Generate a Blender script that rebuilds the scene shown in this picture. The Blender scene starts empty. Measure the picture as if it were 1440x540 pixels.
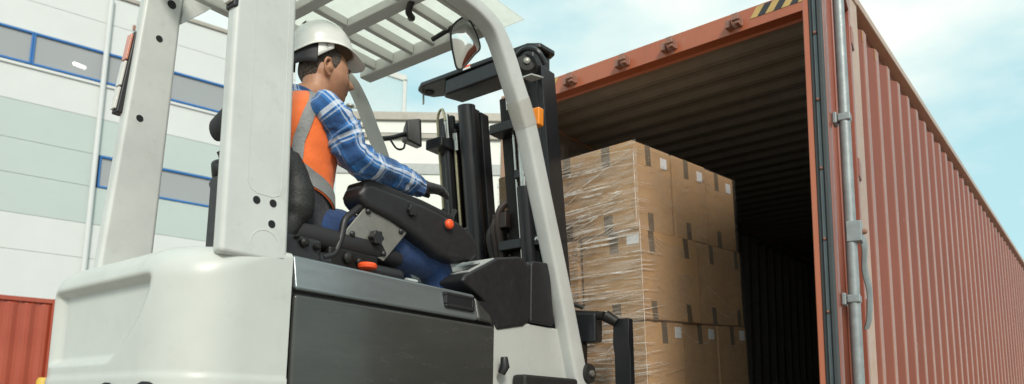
import bpy, bmesh, math, random
from mathutils import Vector, Matrix, noise
random.seed(7)
R = math.radians
S = bpy.context.scene
COL = S.collection

# ------------------------------------------------------------------ camera, world, sun, exposure
cam_d = bpy.data.cameras.new("camera"); cam = bpy.data.objects.new("camera", cam_d); COL.objects.link(cam)
S.camera = cam
cam_d.sensor_width = 36.0
cam_d.lens = 36.0 * 1015 / 1440
cam_d.shift_y = 165 / 1440
cam_d.dof.use_dof = True; cam_d.dof.focus_distance = 3.0; cam_d.dof.aperture_fstop = 3.2
cam_d.clip_start = 0.05; cam_d.clip_end = 3000
_f = Vector((0, math.cos(R(8.4)), math.sin(R(8.4)))); _r = Vector((1, 0, 0)); _u = _r.cross(_f)
_c, _s = math.cos(R(0.9)), math.sin(R(0.9))
_r2 = _r * _c + _u * _s; _u2 = _u * _c - _r * _s
cm = Matrix((_r2, _u2, -_f)).transposed().to_4x4(); cm.translation = Vector((0, 0, 0.5))
cam.matrix_world = cm

SUN_AZ, SUN_EL = R(168), R(37)          # azimuth clockwise from +Y
world = bpy.data.worlds.new("World"); S.world = world; world.use_nodes = True
wn = world.node_tree.nodes; wl = world.node_tree.links; wn.clear()
wo = wn.new('ShaderNodeOutputWorld'); bg = wn.new('ShaderNodeBackground'); bg.inputs[1].default_value = 0.12
sky = wn.new('ShaderNodeTexSky'); sky.sky_type = 'NISHITA'; sky.sun_disc = False
sky.sun_elevation = SUN_EL; sky.sun_rotation = SUN_AZ; sky.air_density = 1.0; sky.dust_density = 2.0; sky.ozone_density = 1.2
tc = wn.new('ShaderNodeTexCoord')
mp = wn.new('ShaderNodeMapping'); mp.inputs['Scale'].default_value = (1, 1, 2.2)
nz = wn.new('ShaderNodeTexNoise'); nz.inputs['Scale'].default_value = 2.6; nz.inputs['Detail'].default_value = 8; nz.inputs['Roughness'].default_value = 0.5
rp = wn.new('ShaderNodeValToRGB'); rp.color_ramp.elements[0].position = 0.38; rp.color_ramp.elements[0].color = (0.0,) * 3 + (1,)
rp.color_ramp.elements[1].position = 0.60; rp.color_ramp.elements[1].color = (1.0,) * 3 + (1,)
hz = wn.new('ShaderNodeMixRGB'); hz.inputs[0].default_value = 0.80; hz.inputs[2].default_value = (4.0, 6.4, 6.6, 1)   # thin high haze over the clear sky
mx = wn.new('ShaderNodeMixRGB'); mx.inputs[2].default_value = (7.0, 7.5, 7.0, 1)
wl.new(tc.outputs['Generated'], mp.inputs[0]); wl.new(mp.outputs[0], nz.inputs['Vector']); wl.new(nz.outputs[0], rp.inputs[0])
wl.new(rp.outputs[0], mx.inputs[0]); wl.new(sky.outputs[0], hz.inputs[1]); wl.new(hz.outputs[0], mx.inputs[1]); wl.new(mx.outputs[0], bg.inputs[0]); wl.new(bg.outputs[0], wo.inputs[0])

sun_d = bpy.data.lights.new("sun", 'SUN'); sun_d.energy = 2.4; sun_d.angle = R(14); sun_d.color = (1.0, 0.925, 0.82)
sun = bpy.data.objects.new("sun", sun_d); COL.objects.link(sun)
_sd = Vector((math.sin(SUN_AZ) * math.cos(SUN_EL), math.cos(SUN_AZ) * math.cos(SUN_EL), math.sin(SUN_EL)))
sun.rotation_euler = (-_sd).to_track_quat('-Z', 'Y').to_euler()
vs = S.view_settings; vs.view_transform = 'Standard'; vs.look = 'None'; vs.exposure = 0.25; vs.gamma = 1.0; vs.use_curve_mapping = False

# ------------------------------------------------------------------ materials
MATS = {}
def newmat(name):
    m = bpy.data.materials.new(name); m.use_nodes = True; MATS[name] = m
    return m, m.node_tree.nodes, m.node_tree.links, m.node_tree.nodes['Principled BSDF']
def coords(n, l, kind='Object', scale=(1, 1, 1)):
    t = n.new('ShaderNodeTexCoord'); mpn = n.new('ShaderNodeMapping'); mpn.inputs['Scale'].default_value = scale
    l.new(t.outputs[kind], mpn.inputs[0]); return mpn.outputs[0]
def ramp(n, l, src, p0, c0, p1, c1):
    r = n.new('ShaderNodeValToRGB'); e = r.color_ramp.elements
    e[0].position = p0; e[0].color = (*c0, 1) if len(c0) == 3 else c0
    e[1].position = p1; e[1].color = (*c1, 1) if len(c1) == 3 else c1
    l.new(src, r.inputs[0]); return r.outputs[0]
def noise_n(n, l, vec, scale, detail=4, rough=0.55):
    t = n.new('ShaderNodeTexNoise'); t.inputs['Scale'].default_value = scale; t.inputs['Detail'].default_value = detail
    t.inputs['Roughness'].default_value = rough; l.new(vec, t.inputs['Vector']); return t.outputs[0]
def mixc(n, l, fac, a, b, mode='MIX'):
    m = n.new('ShaderNodeMixRGB'); m.blend_type = mode
    for i, v in enumerate((fac, a, b)):
        if hasattr(v, 'is_output'): l.new(v, m.inputs[i])
        elif isinstance(v, (int, float)): m.inputs[i].default_value = v
        else: m.inputs[i].default_value = (*v, 1)
    return m.outputs[0]
def bump(n, l, b, h, strength=0.2, dist=0.01):
    bn = n.new('ShaderNodeBump'); bn.inputs['Strength'].default_value = strength; bn.inputs['Distance'].default_value = dist
    l.new(h, bn.inputs['Height']); l.new(bn.outputs[0], b.inputs['Normal'])
def paint(name, col, rough=0.4, metal=0.0, var=0.12, dirt=(0.25, 0.22, 0.18), dirt_amt=0.25, scale=6, bmp=0.04, spec=0.5, stretch=(1, 1, 1), coat=0.0):
    m, n, l, b = newmat(name)
    v = coords(n, l, 'Object', stretch)
    a = noise_n(n, l, v, scale, 6, 0.65)
    c1 = tuple(max(0, x * (1 - var)) for x in col); c2 = tuple(min(1, x * (1 + var)) for x in col)
    base = ramp(n, l, a, 0.3, c1, 0.7, c2)
    d = noise_n(n, l, v, scale * 3.7, 8, 0.75)
    dm = ramp(n, l, d, 0.56, (0, 0, 0), 0.80, (dirt_amt,) * 3)
    l.new(mixc(n, l, dm, base, dirt), b.inputs['Base Color'])
    rr = ramp(n, l, d, 0.3, (max(0.02, rough - 0.08),) * 3, 0.75, (min(1, rough + 0.14),) * 3)
    l.new(rr, b.inputs['Roughness']); b.inputs['Metallic'].default_value = metal
    b.inputs['Specular IOR Level'].default_value = spec; b.inputs['Coat Weight'].default_value = coat; b.inputs['Coat Roughness'].default_value = 0.12
    if bmp: bump(n, l, b, d, bmp, 0.004)
    return m
paint('white_paint', (0.52, 0.54, 0.515), 0.36, dirt_amt=0.32, dirt=(0.36, 0.33, 0.28), scale=3, var=0.05, bmp=0.03, coat=0.2)
paint('guard_paint', (0.54, 0.56, 0.545), 0.42, dirt_amt=0.38, dirt=(0.30, 0.27, 0.23), scale=4, var=0.08, bmp=0.04)
paint('hood_silver', (0.20, 0.23, 0.24), 0.20, 0.5, dirt_amt=0.3, dirt=(0.16, 0.15, 0.13), scale=3, var=0.15, stretch=(.4, 1, 3), coat=0.3)
paint('panel_grey', (0.052, 0.054, 0.050), 0.20, 0.1, dirt_amt=0.35, dirt=(0.13, 0.125, 0.11), scale=3, var=0.2, stretch=(.5, 1, 2), coat=0.25)
paint('black_plastic', (0.018, 0.018, 0.020), 0.45, dirt_amt=0.25, dirt=(0.08, 0.075, 0.07), scale=9, bmp=0.1)
paint('black_steel', (0.014, 0.015, 0.018), 0.34, 0.1, dirt_amt=0.4, dirt=(0.07, 0.065, 0.06), scale=7, bmp=0.06, stretch=(1, 1, .4))
paint('dark_grease', (0.012, 0.011, 0.010), 0.5, 0.3, dirt_amt=0.6, dirt=(0.05, 0.035, 0.025), scale=14, bmp=0.2)
paint('dark_rubber', (0.016, 0.016, 0.016), 0.65, dirt_amt=0.3, dirt=(0.07, 0.065, 0.06), scale=12, bmp=0.15)
paint('hose_brown', (0.026, 0.017, 0.014), 0.55, dirt_amt=0.3, dirt=(0.10, 0.07, 0.05), scale=14)
paint('chrome', (0.55, 0.55, 0.53), 0.18, 1.0, dirt_amt=0.2, scale=12, bmp=0)
paint('brass', (0.42, 0.38, 0.25), 0.3, 0.9, dirt_amt=0.3, scale=20, bmp=0)
paint('raw_steel', (0.33, 0.32, 0.29), 0.45, 0.7, dirt_amt=0.5, dirt=(0.16, 0.14, 0.11), scale=22, bmp=0.12)
paint('galvanised', (0.27, 0.30, 0.31), 0.45, 0.4, dirt_amt=0.5, dirt=(0.22, 0.17, 0.13), scale=26, bmp=0.15, var=0.18)
paint('orange_plastic', (0.85, 0.10, 0.025), 0.35, dirt_amt=0.1, scale=9, var=0.05)
paint('amber_lens', (0.80, 0.26, 0.03), 0.2, dirt_amt=0.1, scale=9, var=0.1)
paint('red_lens', (0.55, 0.22, 0.16), 0.2, dirt_amt=0.1, scale=9, var=0.1)
paint('clear_lens', (0.62, 0.60, 0.57), 0.15, dirt_amt=0.1, scale=9, var=0.1)
paint('sticker_white', (0.72, 0.72, 0.70), 0.5, dirt_amt=0.1, var=0.04)
paint('sticker_grey', (0.42, 0.44, 0.43), 0.4, dirt_amt=0.2, var=0.08, scale=20)
paint('screen_dark', (0.03, 0.032, 0.034), 0.15, dirt_amt=0.1)
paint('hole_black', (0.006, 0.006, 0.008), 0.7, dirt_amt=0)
paint('cam_rust', (0.30, 0.15, 0.11), 0.6, 0.2, dirt_amt=0.6, dirt=(0.45, 0.30, 0.24), scale=30, bmp=0.3)
paint('container_inner', (0.24, 0.222, 0.20), 0.62, dirt_amt=0.4, dirt=(0.08, 0.06, 0.05), scale=5, bmp=0.1)
paint('hazard_yellow', (0.50, 0.34, 0.12), 0.55, dirt_amt=0.4, scale=18)
paint('hazard_black', (0.03, 0.03, 0.035), 0.5, dirt_amt=0.4, scale=18)
paint('gasket', (0.035, 0.042, 0.045), 0.5, dirt_amt=0.5, dirt=(0.14, 0.12, 0.10), scale=20, bmp=0.2, stretch=(1, 1, .3))
paint('retainer_metal', (0.13, 0.155, 0.165), 0.4, 0.4, dirt_amt=0.5, scale=20)
paint('plywood', (0.14, 0.085, 0.045), 0.7, dirt_amt=0.5, scale=8, stretch=(1, 6, 1))
paint('label_paper', (0.74, 0.76, 0.78), 0.6, dirt_amt=0.1, var=0.03)
paint('pallet_wood', (0.36, 0.25, 0.15), 0.75, dirt_amt=0.5, scale=9, stretch=(1, 5, 3), bmp=0.2)
paint('concrete', (0.27, 0.235, 0.20), 0.85, dirt_amt=0.5, dirt=(0.20, 0.18, 0.16), scale=3, bmp=0.5)
paint('wall_white', (0.60, 0.63, 0.63), 0.55, dirt_amt=0.12, dirt=(0.5, 0.5, 0.48), scale=.8, var=0.03, bmp=0)
paint('wall_green', (0.44, 0.515, 0.50), 0.55, dirt_amt=0.12, dirt=(0.4, 0.42, 0.4), scale=.8, var=0.03, bmp=0)
paint('frame_blue', (0.012, 0.15, 0.46), 0.4, dirt_amt=0.1, var=0.06)
paint('room_wall', (0.62, 0.55, 0.48), 0.8, dirt_amt=0.2, scale=.7)
paint('trailer_white', (0.74, 0.76, 0.71), 0.4, dirt_amt=0.35, dirt=(0.42, 0.40, 0.34), scale=2.5, var=0.05)
paint('trailer_rail', (0.36, 0.34, 0.30), 0.5, 0.2, dirt_amt=0.5, dirt=(0.15, 0.11, 0.08), scale=6)
paint('yellow_paint', (0.62, 0.42, 0.06), 0.5, dirt_amt=0.4, scale=8)
paint('helmet_white', (0.70, 0.71, 0.68), 0.28, dirt_amt=0.15, dirt=(0.5, 0.46, 0.4), scale=8, var=0.03, coat=0.3)
paint('helmet_inner', (0.42, 0.30, 0.20), 0.6, dirt_amt=0.2, scale=12)
paint('strap_black', (0.02, 0.02, 0.024), 0.6, dirt_amt=0.2, scale=20)
paint('seat_black', (0.014, 0.014, 0.016), 0.7, dirt_amt=0.3, dirt=(0.04, 0.04, 0.04), scale=16, bmp=0.2)

def container_paint(name, col, pale, rust, chips, rib_glare=None):
    m, n, l, b = newmat(name)
    v = coords(n, l, 'Object')
    vs_ = coords(n, l, 'Object', (1.5, 1.5, .22))
    big = noise_n(n, l, v, 0.9, 5, 0.6); streak = noise_n(n, l, vs_, 5, 6, 0.7); fine = noise_n(n, l, v, 16, 9, 0.75)
    c = ramp(n, l, big, 0.3, col, 0.75, pale)
    c = mixc(n, l, ramp(n, l, streak, 0.52, (0, 0, 0), 0.85, (0.45,) * 3), c, pale)
    c = mixc(n, l, ramp(n, l, fine, 0.60, (0, 0, 0), 0.72, (0.6,) * 3), c, rust)
    ch = noise_n(n, l, vs_, 9, 8, 0.8)
    c = mixc(n, l, ramp(n, l, ch, 0.64, (0, 0, 0), 0.69, (chips,) * 3), c, (0.50, 0.40, 0.33))
    rs_ = noise_n(n, l, coords(n, l, 'Object', (3.0, 3.0, .10)), 3.2, 7, 0.7)
    c = mixc(n, l, ramp(n, l, rs_, 0.55, (0, 0, 0), 0.75, (0.55,) * 3), c, rust)
    if rib_glare:      # pale sky glare on the outer ribs, painted into the colour
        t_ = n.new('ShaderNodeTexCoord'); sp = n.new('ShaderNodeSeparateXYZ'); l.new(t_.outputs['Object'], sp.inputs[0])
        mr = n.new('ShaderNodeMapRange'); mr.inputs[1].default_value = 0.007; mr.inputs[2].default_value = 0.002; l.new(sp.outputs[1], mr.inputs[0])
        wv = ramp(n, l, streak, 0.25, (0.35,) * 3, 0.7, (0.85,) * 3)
        c = mixc(n, l, mixc(n, l, 1.0, wv, mr.outputs[0], 'MULTIPLY'), c, rib_glare)
    l.new(c, b.inputs['Base Color'])
    l.new(ramp(n, l, fine, 0.3, (0.30,) * 3, 0.8, (0.60,) * 3), b.inputs['Roughness'])
    b.inputs['Coat Weight'].default_value = 0.35; b.inputs['Coat Roughness'].default_value = 0.3
    bump(n, l, b, fine, 0.10, 0.003)
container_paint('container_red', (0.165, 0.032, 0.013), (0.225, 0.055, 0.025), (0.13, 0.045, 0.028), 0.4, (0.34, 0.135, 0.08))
container_paint('header_orange', (0.37, 0.095, 0.042), (0.43, 0.14, 0.07), (0.20, 0.075, 0.04), 0.3)
container_paint('door_red', (0.22, 0.055, 0.03), (0.29, 0.085, 0.05), (0.12, 0.045, 0.03), 0.5)
container_paint('post_pale', (0.34, 0.18, 0.11), (0.44, 0.28, 0.19), (0.30, 0.12, 0.05), 0.5)
container_paint('yard_red', (0.32, 0.045, 0.018), (0.37, 0.07, 0.032), (0.13, 0.03, 0.02), 1.0)

def cardboard():
    m, n, l, b = newmat('cardboard')
    v = coords(n, l, 'Object'); oi = n.new('ShaderNodeObjectInfo')
    a = noise_n(n, l, v, 3.5, 5, 0.6)
    c = ramp(n, l, a, 0.3, (0.47, 0.285, 0.138), 0.7, (0.55, 0.345, 0.178))
    hs = n.new('ShaderNodeHueSaturation'); mr = n.new('ShaderNodeMapRange'); mr.inputs[3].default_value = 0.88; mr.inputs[4].default_value = 1.1
    l.new(oi.outputs['Random'], mr.inputs[0]); l.new(mr.outputs[0], hs.inputs['Value']); l.new(c, hs.inputs['Color'])
    f = noise_n(n, l, coords(n, l, 'Object', (1, 1, 14)), 12, 4, 0.6)
    c2 = mixc(n, l, ramp(n, l, f, 0.45, (0, 0, 0), 0.8, (0.25,) * 3), hs.outputs[0], (0.25, 0.15, 0.08))
    l.new(c2, b.inputs['Base Color']); b.inputs['Roughness'].default_value = 0.75; bump(n, l, b, a, 0.25, 0.02)
cardboard()
paint('tape_brown', (0.165, 0.125, 0.085), 0.32, dirt_amt=0.2, scale=20, var=0.15)

def film_mat():
    m, n, l, b = newmat('stretch_film')
    out = n['Material Output']; tr = n.new('ShaderNodeBsdfTransparent'); mxs = n.new('ShaderNodeMixShader')
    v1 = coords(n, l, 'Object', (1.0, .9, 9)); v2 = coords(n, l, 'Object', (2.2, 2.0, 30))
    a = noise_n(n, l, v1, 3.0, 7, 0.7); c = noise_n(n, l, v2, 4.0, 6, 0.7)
    s1 = ramp(n, l, a, 0.42, (0.05,) * 3, 0.72, (0.60,) * 3); s2 = ramp(n, l, c, 0.60, (0, 0, 0), 0.72, (0.5,) * 3)  # broad white glints painted into the film's opacity
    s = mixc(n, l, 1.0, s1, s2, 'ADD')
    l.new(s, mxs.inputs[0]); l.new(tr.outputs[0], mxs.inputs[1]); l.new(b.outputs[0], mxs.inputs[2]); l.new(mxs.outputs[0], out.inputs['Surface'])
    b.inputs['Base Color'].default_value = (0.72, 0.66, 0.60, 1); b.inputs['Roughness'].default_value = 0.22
    bump(n, l, b, a, 0.6, 0.02)
film_mat()
def film_side():
    m, n, l, b = newmat('stretch_film_smooth')
    out = n['Material Output']; tr = n.new('ShaderNodeBsdfTransparent'); mxs = n.new('ShaderNodeMixShader')
    a = noise_n(n, l, coords(n, l, 'Object', (1.2, 1, 2.0)), 5.0, 7, 0.7)
    s1 = ramp(n, l, a, 0.35, (0.03,) * 3, 0.8, (0.30,) * 3)
    l.new(s1, mxs.inputs[0]); l.new(tr.outputs[0], mxs.inputs[1]); l.new(b.outputs[0], mxs.inputs[2]); l.new(mxs.outputs[0], out.inputs['Surface'])
    b.inputs['Base Color'].default_value = (0.5, 0.45, 0.40, 1); b.inputs['Roughness'].default_value = 0.3
    bump(n, l, b, a, 0.5, 0.02)
film_side()
def film_fold():
    m, n, l, b = newmat('film_fold')
    out = n['Material Output']; tr = n.new('ShaderNodeBsdfTransparent'); mxs = n.new('ShaderNodeMixShader')
    a = noise_n(n, l, coords(n, l, 'Object', (4, 4, 4)), 4.0, 4, 0.6)
    l.new(ramp(n, l, a, 0.36, (0.08,) * 3, 0.68, (0.85,) * 3), mxs.inputs[0])
    l.new(tr.outputs[0], mxs.inputs[1]); l.new(b.outputs[0], mxs.inputs[2]); l.new(mxs.outputs[0], out.inputs['Surface'])
    b.inputs['Base Color'].default_value = (0.86, 0.82, 0.77, 1); b.inputs['Roughness'].default_value = 0.2
film_fold()
def glassy(name, col, trans, rough=0.1, var=0.0):
    m, n, l, b = newmat(name)
    out = n['Material Output']; tr = n.new('ShaderNodeBsdfTransparent'); mxs = n.new('ShaderNodeMixShader')
    a = noise_n(n, l, coords(n, l), 5, 6, 0.7)
    l.new(ramp(n, l, a, 0.3, (1 - trans - var,) * 3, 0.7, (1 - trans + var,) * 3), mxs.inputs[0])
    l.new(tr.outputs[0], mxs.inputs[1]); l.new(b.outputs[0], mxs.inputs[2]); l.new(mxs.outputs[0], out.inputs['Surface'])
    b.inputs['Base Color'].default_value = (*col, 1); b.inputs['Roughness'].default_value = rough
glassy('window_glass', (0.44, 0.47, 0.49), 0.36, 0.03)
glassy('clear_tape', (0.62, 0.60, 0.54), 0.55, 0.2, 0.15)
glassy('pale_glass', (0.55, 0.66, 0.68), 0.6, 0.05, 0.05)
def roof_sheet_mat():
    m, n, l, b = newmat('roof_polycarbonate')
    out = n['Material Output']; tr = n.new('ShaderNodeBsdfTransparent'); tl = n.new('ShaderNodeBsdfTranslucent'); m1 = n.new('ShaderNodeMixShader'); m2 = n.new('ShaderNodeMixShader')
    a = noise_n(n, l, coords(n, l, 'Object', (1, 1, 1)), 22, 8, 0.75)
    c = ramp(n, l, a, 0.3, (0.88, 0.87, 0.81), 0.75, (0.97, 0.965, 0.93))
    l.new(c, tl.inputs[0]); l.new(c, tr.inputs[0])
    b.inputs['Base Color'].default_value = (0.7, 0.7, 0.66, 1); b.inputs['Roughness'].default_value = 0.15
    m1.inputs[0].default_value = 0.38; l.new(tr.outputs[0], m1.inputs[1]); l.new(tl.outputs[0], m1.inputs[2])
    m2.inputs[0].default_value = 0.12; l.new(m1.outputs[0], m2.inputs[1]); l.new(b.outputs[0], m2.inputs[2]); l.new(m2.outputs[0], out.inputs['Surface'])
roof_sheet_mat()
m, n, l, b = newmat('mirror_glass'); b.inputs['Metallic'].default_value = 1; b.inputs['Roughness'].default_value = 0.02; b.inputs['Base Color'].default_value = (0.85, 0.87, 0.86, 1)
m, n, l, b = newmat('tube_light'); b.inputs['Emission Color'].default_value = (1, 0.95, 0.86, 1); b.inputs['Emission Strength'].default_value = 9.0

# fabrics and skin
def fabric(name, col, var=0.15, rough=0.85, wr=0.5, scale=11, sheen=0.2):
    m, n, l, b = newmat(name); v = coords(n, l)
    a = noise_n(n, l, v, scale, 4, 0.55); w = noise_n(n, l, v, 420, 2, 0.5)
    l.new(ramp(n, l, a, 0.3, tuple(x * (1 - var) for x in col), 0.7, tuple(min(1, x * (1 + var)) for x in col)), b.inputs['Base Color'])
    b.inputs['Roughness'].default_value = rough; b.inputs['Sheen Weight'].default_value = sheen
    h = mixc(n, l, 0.12, a, w); bump(n, l, b, h, wr, 0.03)
fabric('vest_orange', (0.90, 0.17, 0.03), 0.08, 0.7)
fabric('vest_trim', (0.05, 0.03, 0.05), 0.1)
fabric('reflective_grey', (0.22, 0.225, 0.225), 0.08, 0.4)
fabric('jeans_blue', (0.012, 0.045, 0.15), 0.25, 0.9, 0.7)
fabric('undershirt_dark', (0.016, 0.017, 0.026), 0.2, 0.9, 0.7)
fabric('glove_dark', (0.022, 0.022, 0.026), 0.25, 0.8, 0.5, 30)
fabric('hair_brown', (0.065, 0.042, 0.028), 0.35, 0.75, 0.9, 90)
def plaid():
    m, n, l, b = newmat('plaid_blue')
    t = n.new('ShaderNodeUVMap'); sp = n.new('ShaderNodeSeparateXYZ'); l.new(t.outputs[0], sp.inputs[0])
    def stripes(src, pos, width):
        fr = n.new('ShaderNodeMath'); fr.operation = 'FRACT'; l.new(src, fr.inputs[0])
        sb = n.new('ShaderNodeMath'); sb.operation = 'SUBTRACT'; l.new(fr.outputs[0], sb.inputs[0]); sb.inputs[1].default_value = pos
        ab = n.new('ShaderNodeMath'); ab.operation = 'ABSOLUTE'; l.new(sb.outputs[0], ab.inputs[0])
        lt = n.new('ShaderNodeMath'); lt.operation = 'LESS_THAN'; l.new(ab.outputs[0], lt.inputs[0]); lt.inputs[1].default_value = width
        return lt.outputs[0]
    c = (0.018, 0.16, 0.46); X, Y = sp.outputs[0], sp.outputs[1]
    def mulf(v, k):
        q = n.new('ShaderNodeMath'); q.operation = 'MULTIPLY'; l.new(v, q.inputs[0]); q.inputs[1].default_value = k; return q.outputs[0]
    for s in (X, Y):
        c = mixc(n, l, mulf(stripes(s, 0.5, 0.17), 0.5), c, (0.006, 0.02, 0.085))
    for s in (X, Y):
        c = mixc(n, l, mulf(stripes(s, 0.10, 0.055), 0.66), c, (0.72, 0.76, 0.82))
        c = mixc(n, l, mulf(stripes(s, 0.24, 0.022), 0.5), c, (0.62, 0.68, 0.78))
        c = mixc(n, l, mulf(stripes(s, 0.80, 0.02), 0.35), c, (0.5, 0.6, 0.75))
    v = coords(n, l); a = noise_n(n, l, v, 13, 4, 0.55); w = noise_n(n, l, v, 400, 2, 0.5)
    l.new(c, b.inputs['Base Color']); b.inputs['Roughness'].default_value = 0.85; b.inputs['Sheen Weight'].default_value = 0.2
    bump(n, l, b, mixc(n, l, 0.1, a, w), 0.8, 0.035)
plaid()
m, n, l, b = newmat('skin'); v = coords(n, l); a = noise_n(n, l, v, 26, 5, 0.6)
sk = ramp(n, l, a, 0.3, (0.38, 0.185, 0.105), 0.75, (0.50, 0.265, 0.165)); st_ = noise_n(n, l, v, 240, 3, 0.7)
sx = n.new('ShaderNodeSeparateXYZ'); l.new(v, sx.inputs[0]); jz = n.new('ShaderNodeMapRange'); jz.inputs[1].default_value = 1.825; jz.inputs[2].default_value = 1.785; jz.inputs[4].default_value = 0.75; l.new(sx.outputs[2], jz.inputs[0])
jx = n.new('ShaderNodeMapRange'); jx.inputs[1].default_value = 0.335; jx.inputs[2].default_value = 0.37; l.new(sx.outputs[0], jx.inputs[0])
jm_ = mixc(n, l, 1.0, jz.outputs[0], jx.outputs[0], 'MULTIPLY'); jm_ = mixc(n, l, 1.0, jm_, ramp(n, l, st_, 0.35, (0.3,) * 3, 0.65, (1,) * 3), 'MULTIPLY')
l.new(mixc(n, l, jm_, sk, (0.16, 0.085, 0.06)), b.inputs['Base Color'])   # stubble on the jaw; b.inputs['Roughness'].default_value = 0.5
b.inputs['Subsurface Weight'].default_value = 0.12; b.inputs['Subsurface Radius'].default_value = (0.02, 0.008, 0.004); bump(n, l, b, a, 0.1, 0.004)
m, n, l, b = newmat('mesh_fabric'); v = coords(n, l); 
vo = n.new('ShaderNodeTexVoronoi'); vo.inputs['Scale'].default_value = 140; l.new(v, vo.inputs['Vector'])
l.new(ramp(n, l, vo.outputs[0], 0.2, (0.004,) * 3, 0.6, (0.022,) * 3), b.inputs['Base Color']); b.inputs['Roughness'].default_value = 0.6; bump(n, l, b, vo.outputs[0], 0.25, 0.003)

# ------------------------------------------------------------------ mesh helpers
class MB:
    def __init__(s): s.v = []; s.f = []; s.uv = None
    def add(s, vs, fs):
        o = len(s.v); s.v += [tuple(p) for p in vs]; s.f += [tuple(i + o for i in q) for q in fs]; return s
    def box(s, x0, x1, y0, y1, z0, z1):
        return s.add([(x, y, z) for x in (x0, x1) for y in (y0, y1) for z in (z0, z1)],
                     [(0, 1, 3, 2), (4, 6, 7, 5), (0, 4, 5, 1), (2, 3, 7, 6), (0, 2, 6, 4), (1, 5, 7, 3)])
    def hexa(s, bot, top):   # two quads of 3D points
        return s.add(list(bot) + list(top), [(3, 2, 1, 0), (4, 5, 6, 7), (0, 1, 5, 4), (1, 2, 6, 5), (2, 3, 7, 6), (3, 0, 4, 7)])
    def prism(s, poly, axis, a, b):   # poly in the other two axes, cyclic order xyz without axis
        k = len(poly)
        def P(p, t): return {'x': (t, p[0], p[1]), 'y': (p[0], t, p[1]), 'z': (p[0], p[1], t)}[axis]
        vs = [P(p, a) for p in poly] + [P(p, b) for p in poly]
        fs = [tuple(range(k)), tuple(reversed(range(k, 2 * k)))] + [(i, i + k, (i + 1) % k + k, (i + 1) % k) for i in range(k)]
        return s.add(vs, fs)
    def tube(s, pts, r, n=10, caps=True, ry=None, up=(0, 0, 1), sq=2.0, uvs=None):
        pts = [Vector(p) for p in pts]; k = len(pts)
        rs = r if isinstance(r, (list, tuple)) else [r] * k
        rys = ry if isinstance(ry, (list, tuple)) else ([ry] * k if ry else rs)
        o = len(s.v); vs = []; prev = None
        for i, p in enumerate(pts):
            t = (pts[min(i + 1, k - 1)] - pts[max(i - 1, 0)]).normalized()
            if prev is None:
                a = Vector(up); a = (a - t * a.dot(t))
                if a.length < 1e-3: a = Vector((1, 0, 0)) - t * t.x
                a.normalize()
            else:
                a = (prev - t * prev.dot(t)).normalized()
            prev = a; bb = t.cross(a)
            for j in range(n):
                w = 2 * math.pi * j / n; c, q = math.cos(w), math.sin(w)
                if sq != 2.0:
                    c = math.copysign(abs(c) ** (2 / sq), c); q = math.copysign(abs(q) ** (2 / sq), q)
                vs.append(p + a * (c * rs[i]) + bb * (q * rys[i]))
        fs = []
        for i in range(k - 1):
            for j in range(n):
                fs.append((i * n + j, i * n + (j + 1) % n, (i + 1) * n + (j + 1) % n, (i + 1) * n + j))
        if caps: fs += [tuple(reversed(range(n))), tuple(range((k - 1) * n, k * n))]
        return s.add(vs, fs)
    def cyl(s, p0, p1, r, n=14, r1=None):
        return s.tube([p0, p1], [r, r if r1 is None else r1], n)
    def lathe(s, prof, o=(0, 0, 0), ax=(0, 0, 1), n=20):   # prof: (r, h)
        ax = Vector(ax).normalized(); a = ax.orthogonal().normalized(); bb = ax.cross(a); o = Vector(o)
        vs = [o + ax * h + (a * math.cos(2 * math.pi * j / n) + bb * math.sin(2 * math.pi * j / n)) * r for r, h in prof for j in range(n)]
        k = len(prof); fs = [(i * n + j, i * n + (j + 1) % n, (i + 1) * n + (j + 1) % n, (i + 1) * n + j) for i in range(k - 1) for j in range(n)]
        fs += [tuple(reversed(range(n))), tuple(range((k - 1) * n, k * n))]
        return s.add(vs, fs)
    def grid(s, fn, nu, nv, closed_u=False, caps=False):
        vs = [fn(i / (nu if closed_u else nu - 1), j / (nv - 1)) for j in range(nv) for i in range(nu)]
        fs = [(j * nu + i, j * nu + (i + 1) % nu, (j + 1) * nu + (i + 1) % nu, (j + 1) * nu + i) for j in range(nv - 1) for i in range(nu if closed_u else nu - 1)]
        if caps: fs += [tuple(reversed(range(nu))), tuple(range((nv - 1) * nu, nv * nu))]
        return s.add(vs, fs)
    def mesh(s, name, sharp=38):
        me = bpy.data.meshes.new(name); me.from_pydata(s.v, [], s.f); me.validate()
        bm = bmesh.new(); bm.from_mesh(me); bmesh.ops.recalc_face_normals(bm, faces=bm.faces); bm.to_mesh(me); bm.free()
        me.polygons.foreach_set('use_smooth', [True] * len(me.polygons)); me.set_sharp_from_angle(angle=R(sharp))
        return me
    def build(s, name, mat, parent=None, bevel=0.0, seg=2, sharp=38, solid=0.0, sub=0, label=None):
        o = bpy.data.objects.new(name, s.mesh(name, sharp)); COL.objects.link(o)
        o.data.materials.append(MATS[mat])
        if parent: o.parent = parent
        if solid:
            md = o.modifiers.new('solid', 'SOLIDIFY'); md.thickness = solid; md.offset = -1
        if bevel:
            md = o.modifiers.new('bevel', 'BEVEL'); md.width = bevel; md.segments = seg; md.limit_method = 'ANGLE'; md.angle_limit = R(35); md.harden_normals = True
        if sub:
            md = o.modifiers.new('sub', 'SUBSURF'); md.levels = sub; md.render_levels = sub
        if label: o['label'] = label
        return o
def tag(o, label, cat, group=None):
    o['label'] = label; o['category'] = cat
    if group: o['group'] = group
    return o
def empty(name, loc, rot=(0, 0, 0)):
    o = bpy.data.objects.new(name, None); COL.objects.link(o); o.location = loc; o.rotation_euler = rot; o.empty_display_size = 0.2; return o
def struct(o): o['kind'] = 'structure'; return o
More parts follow.
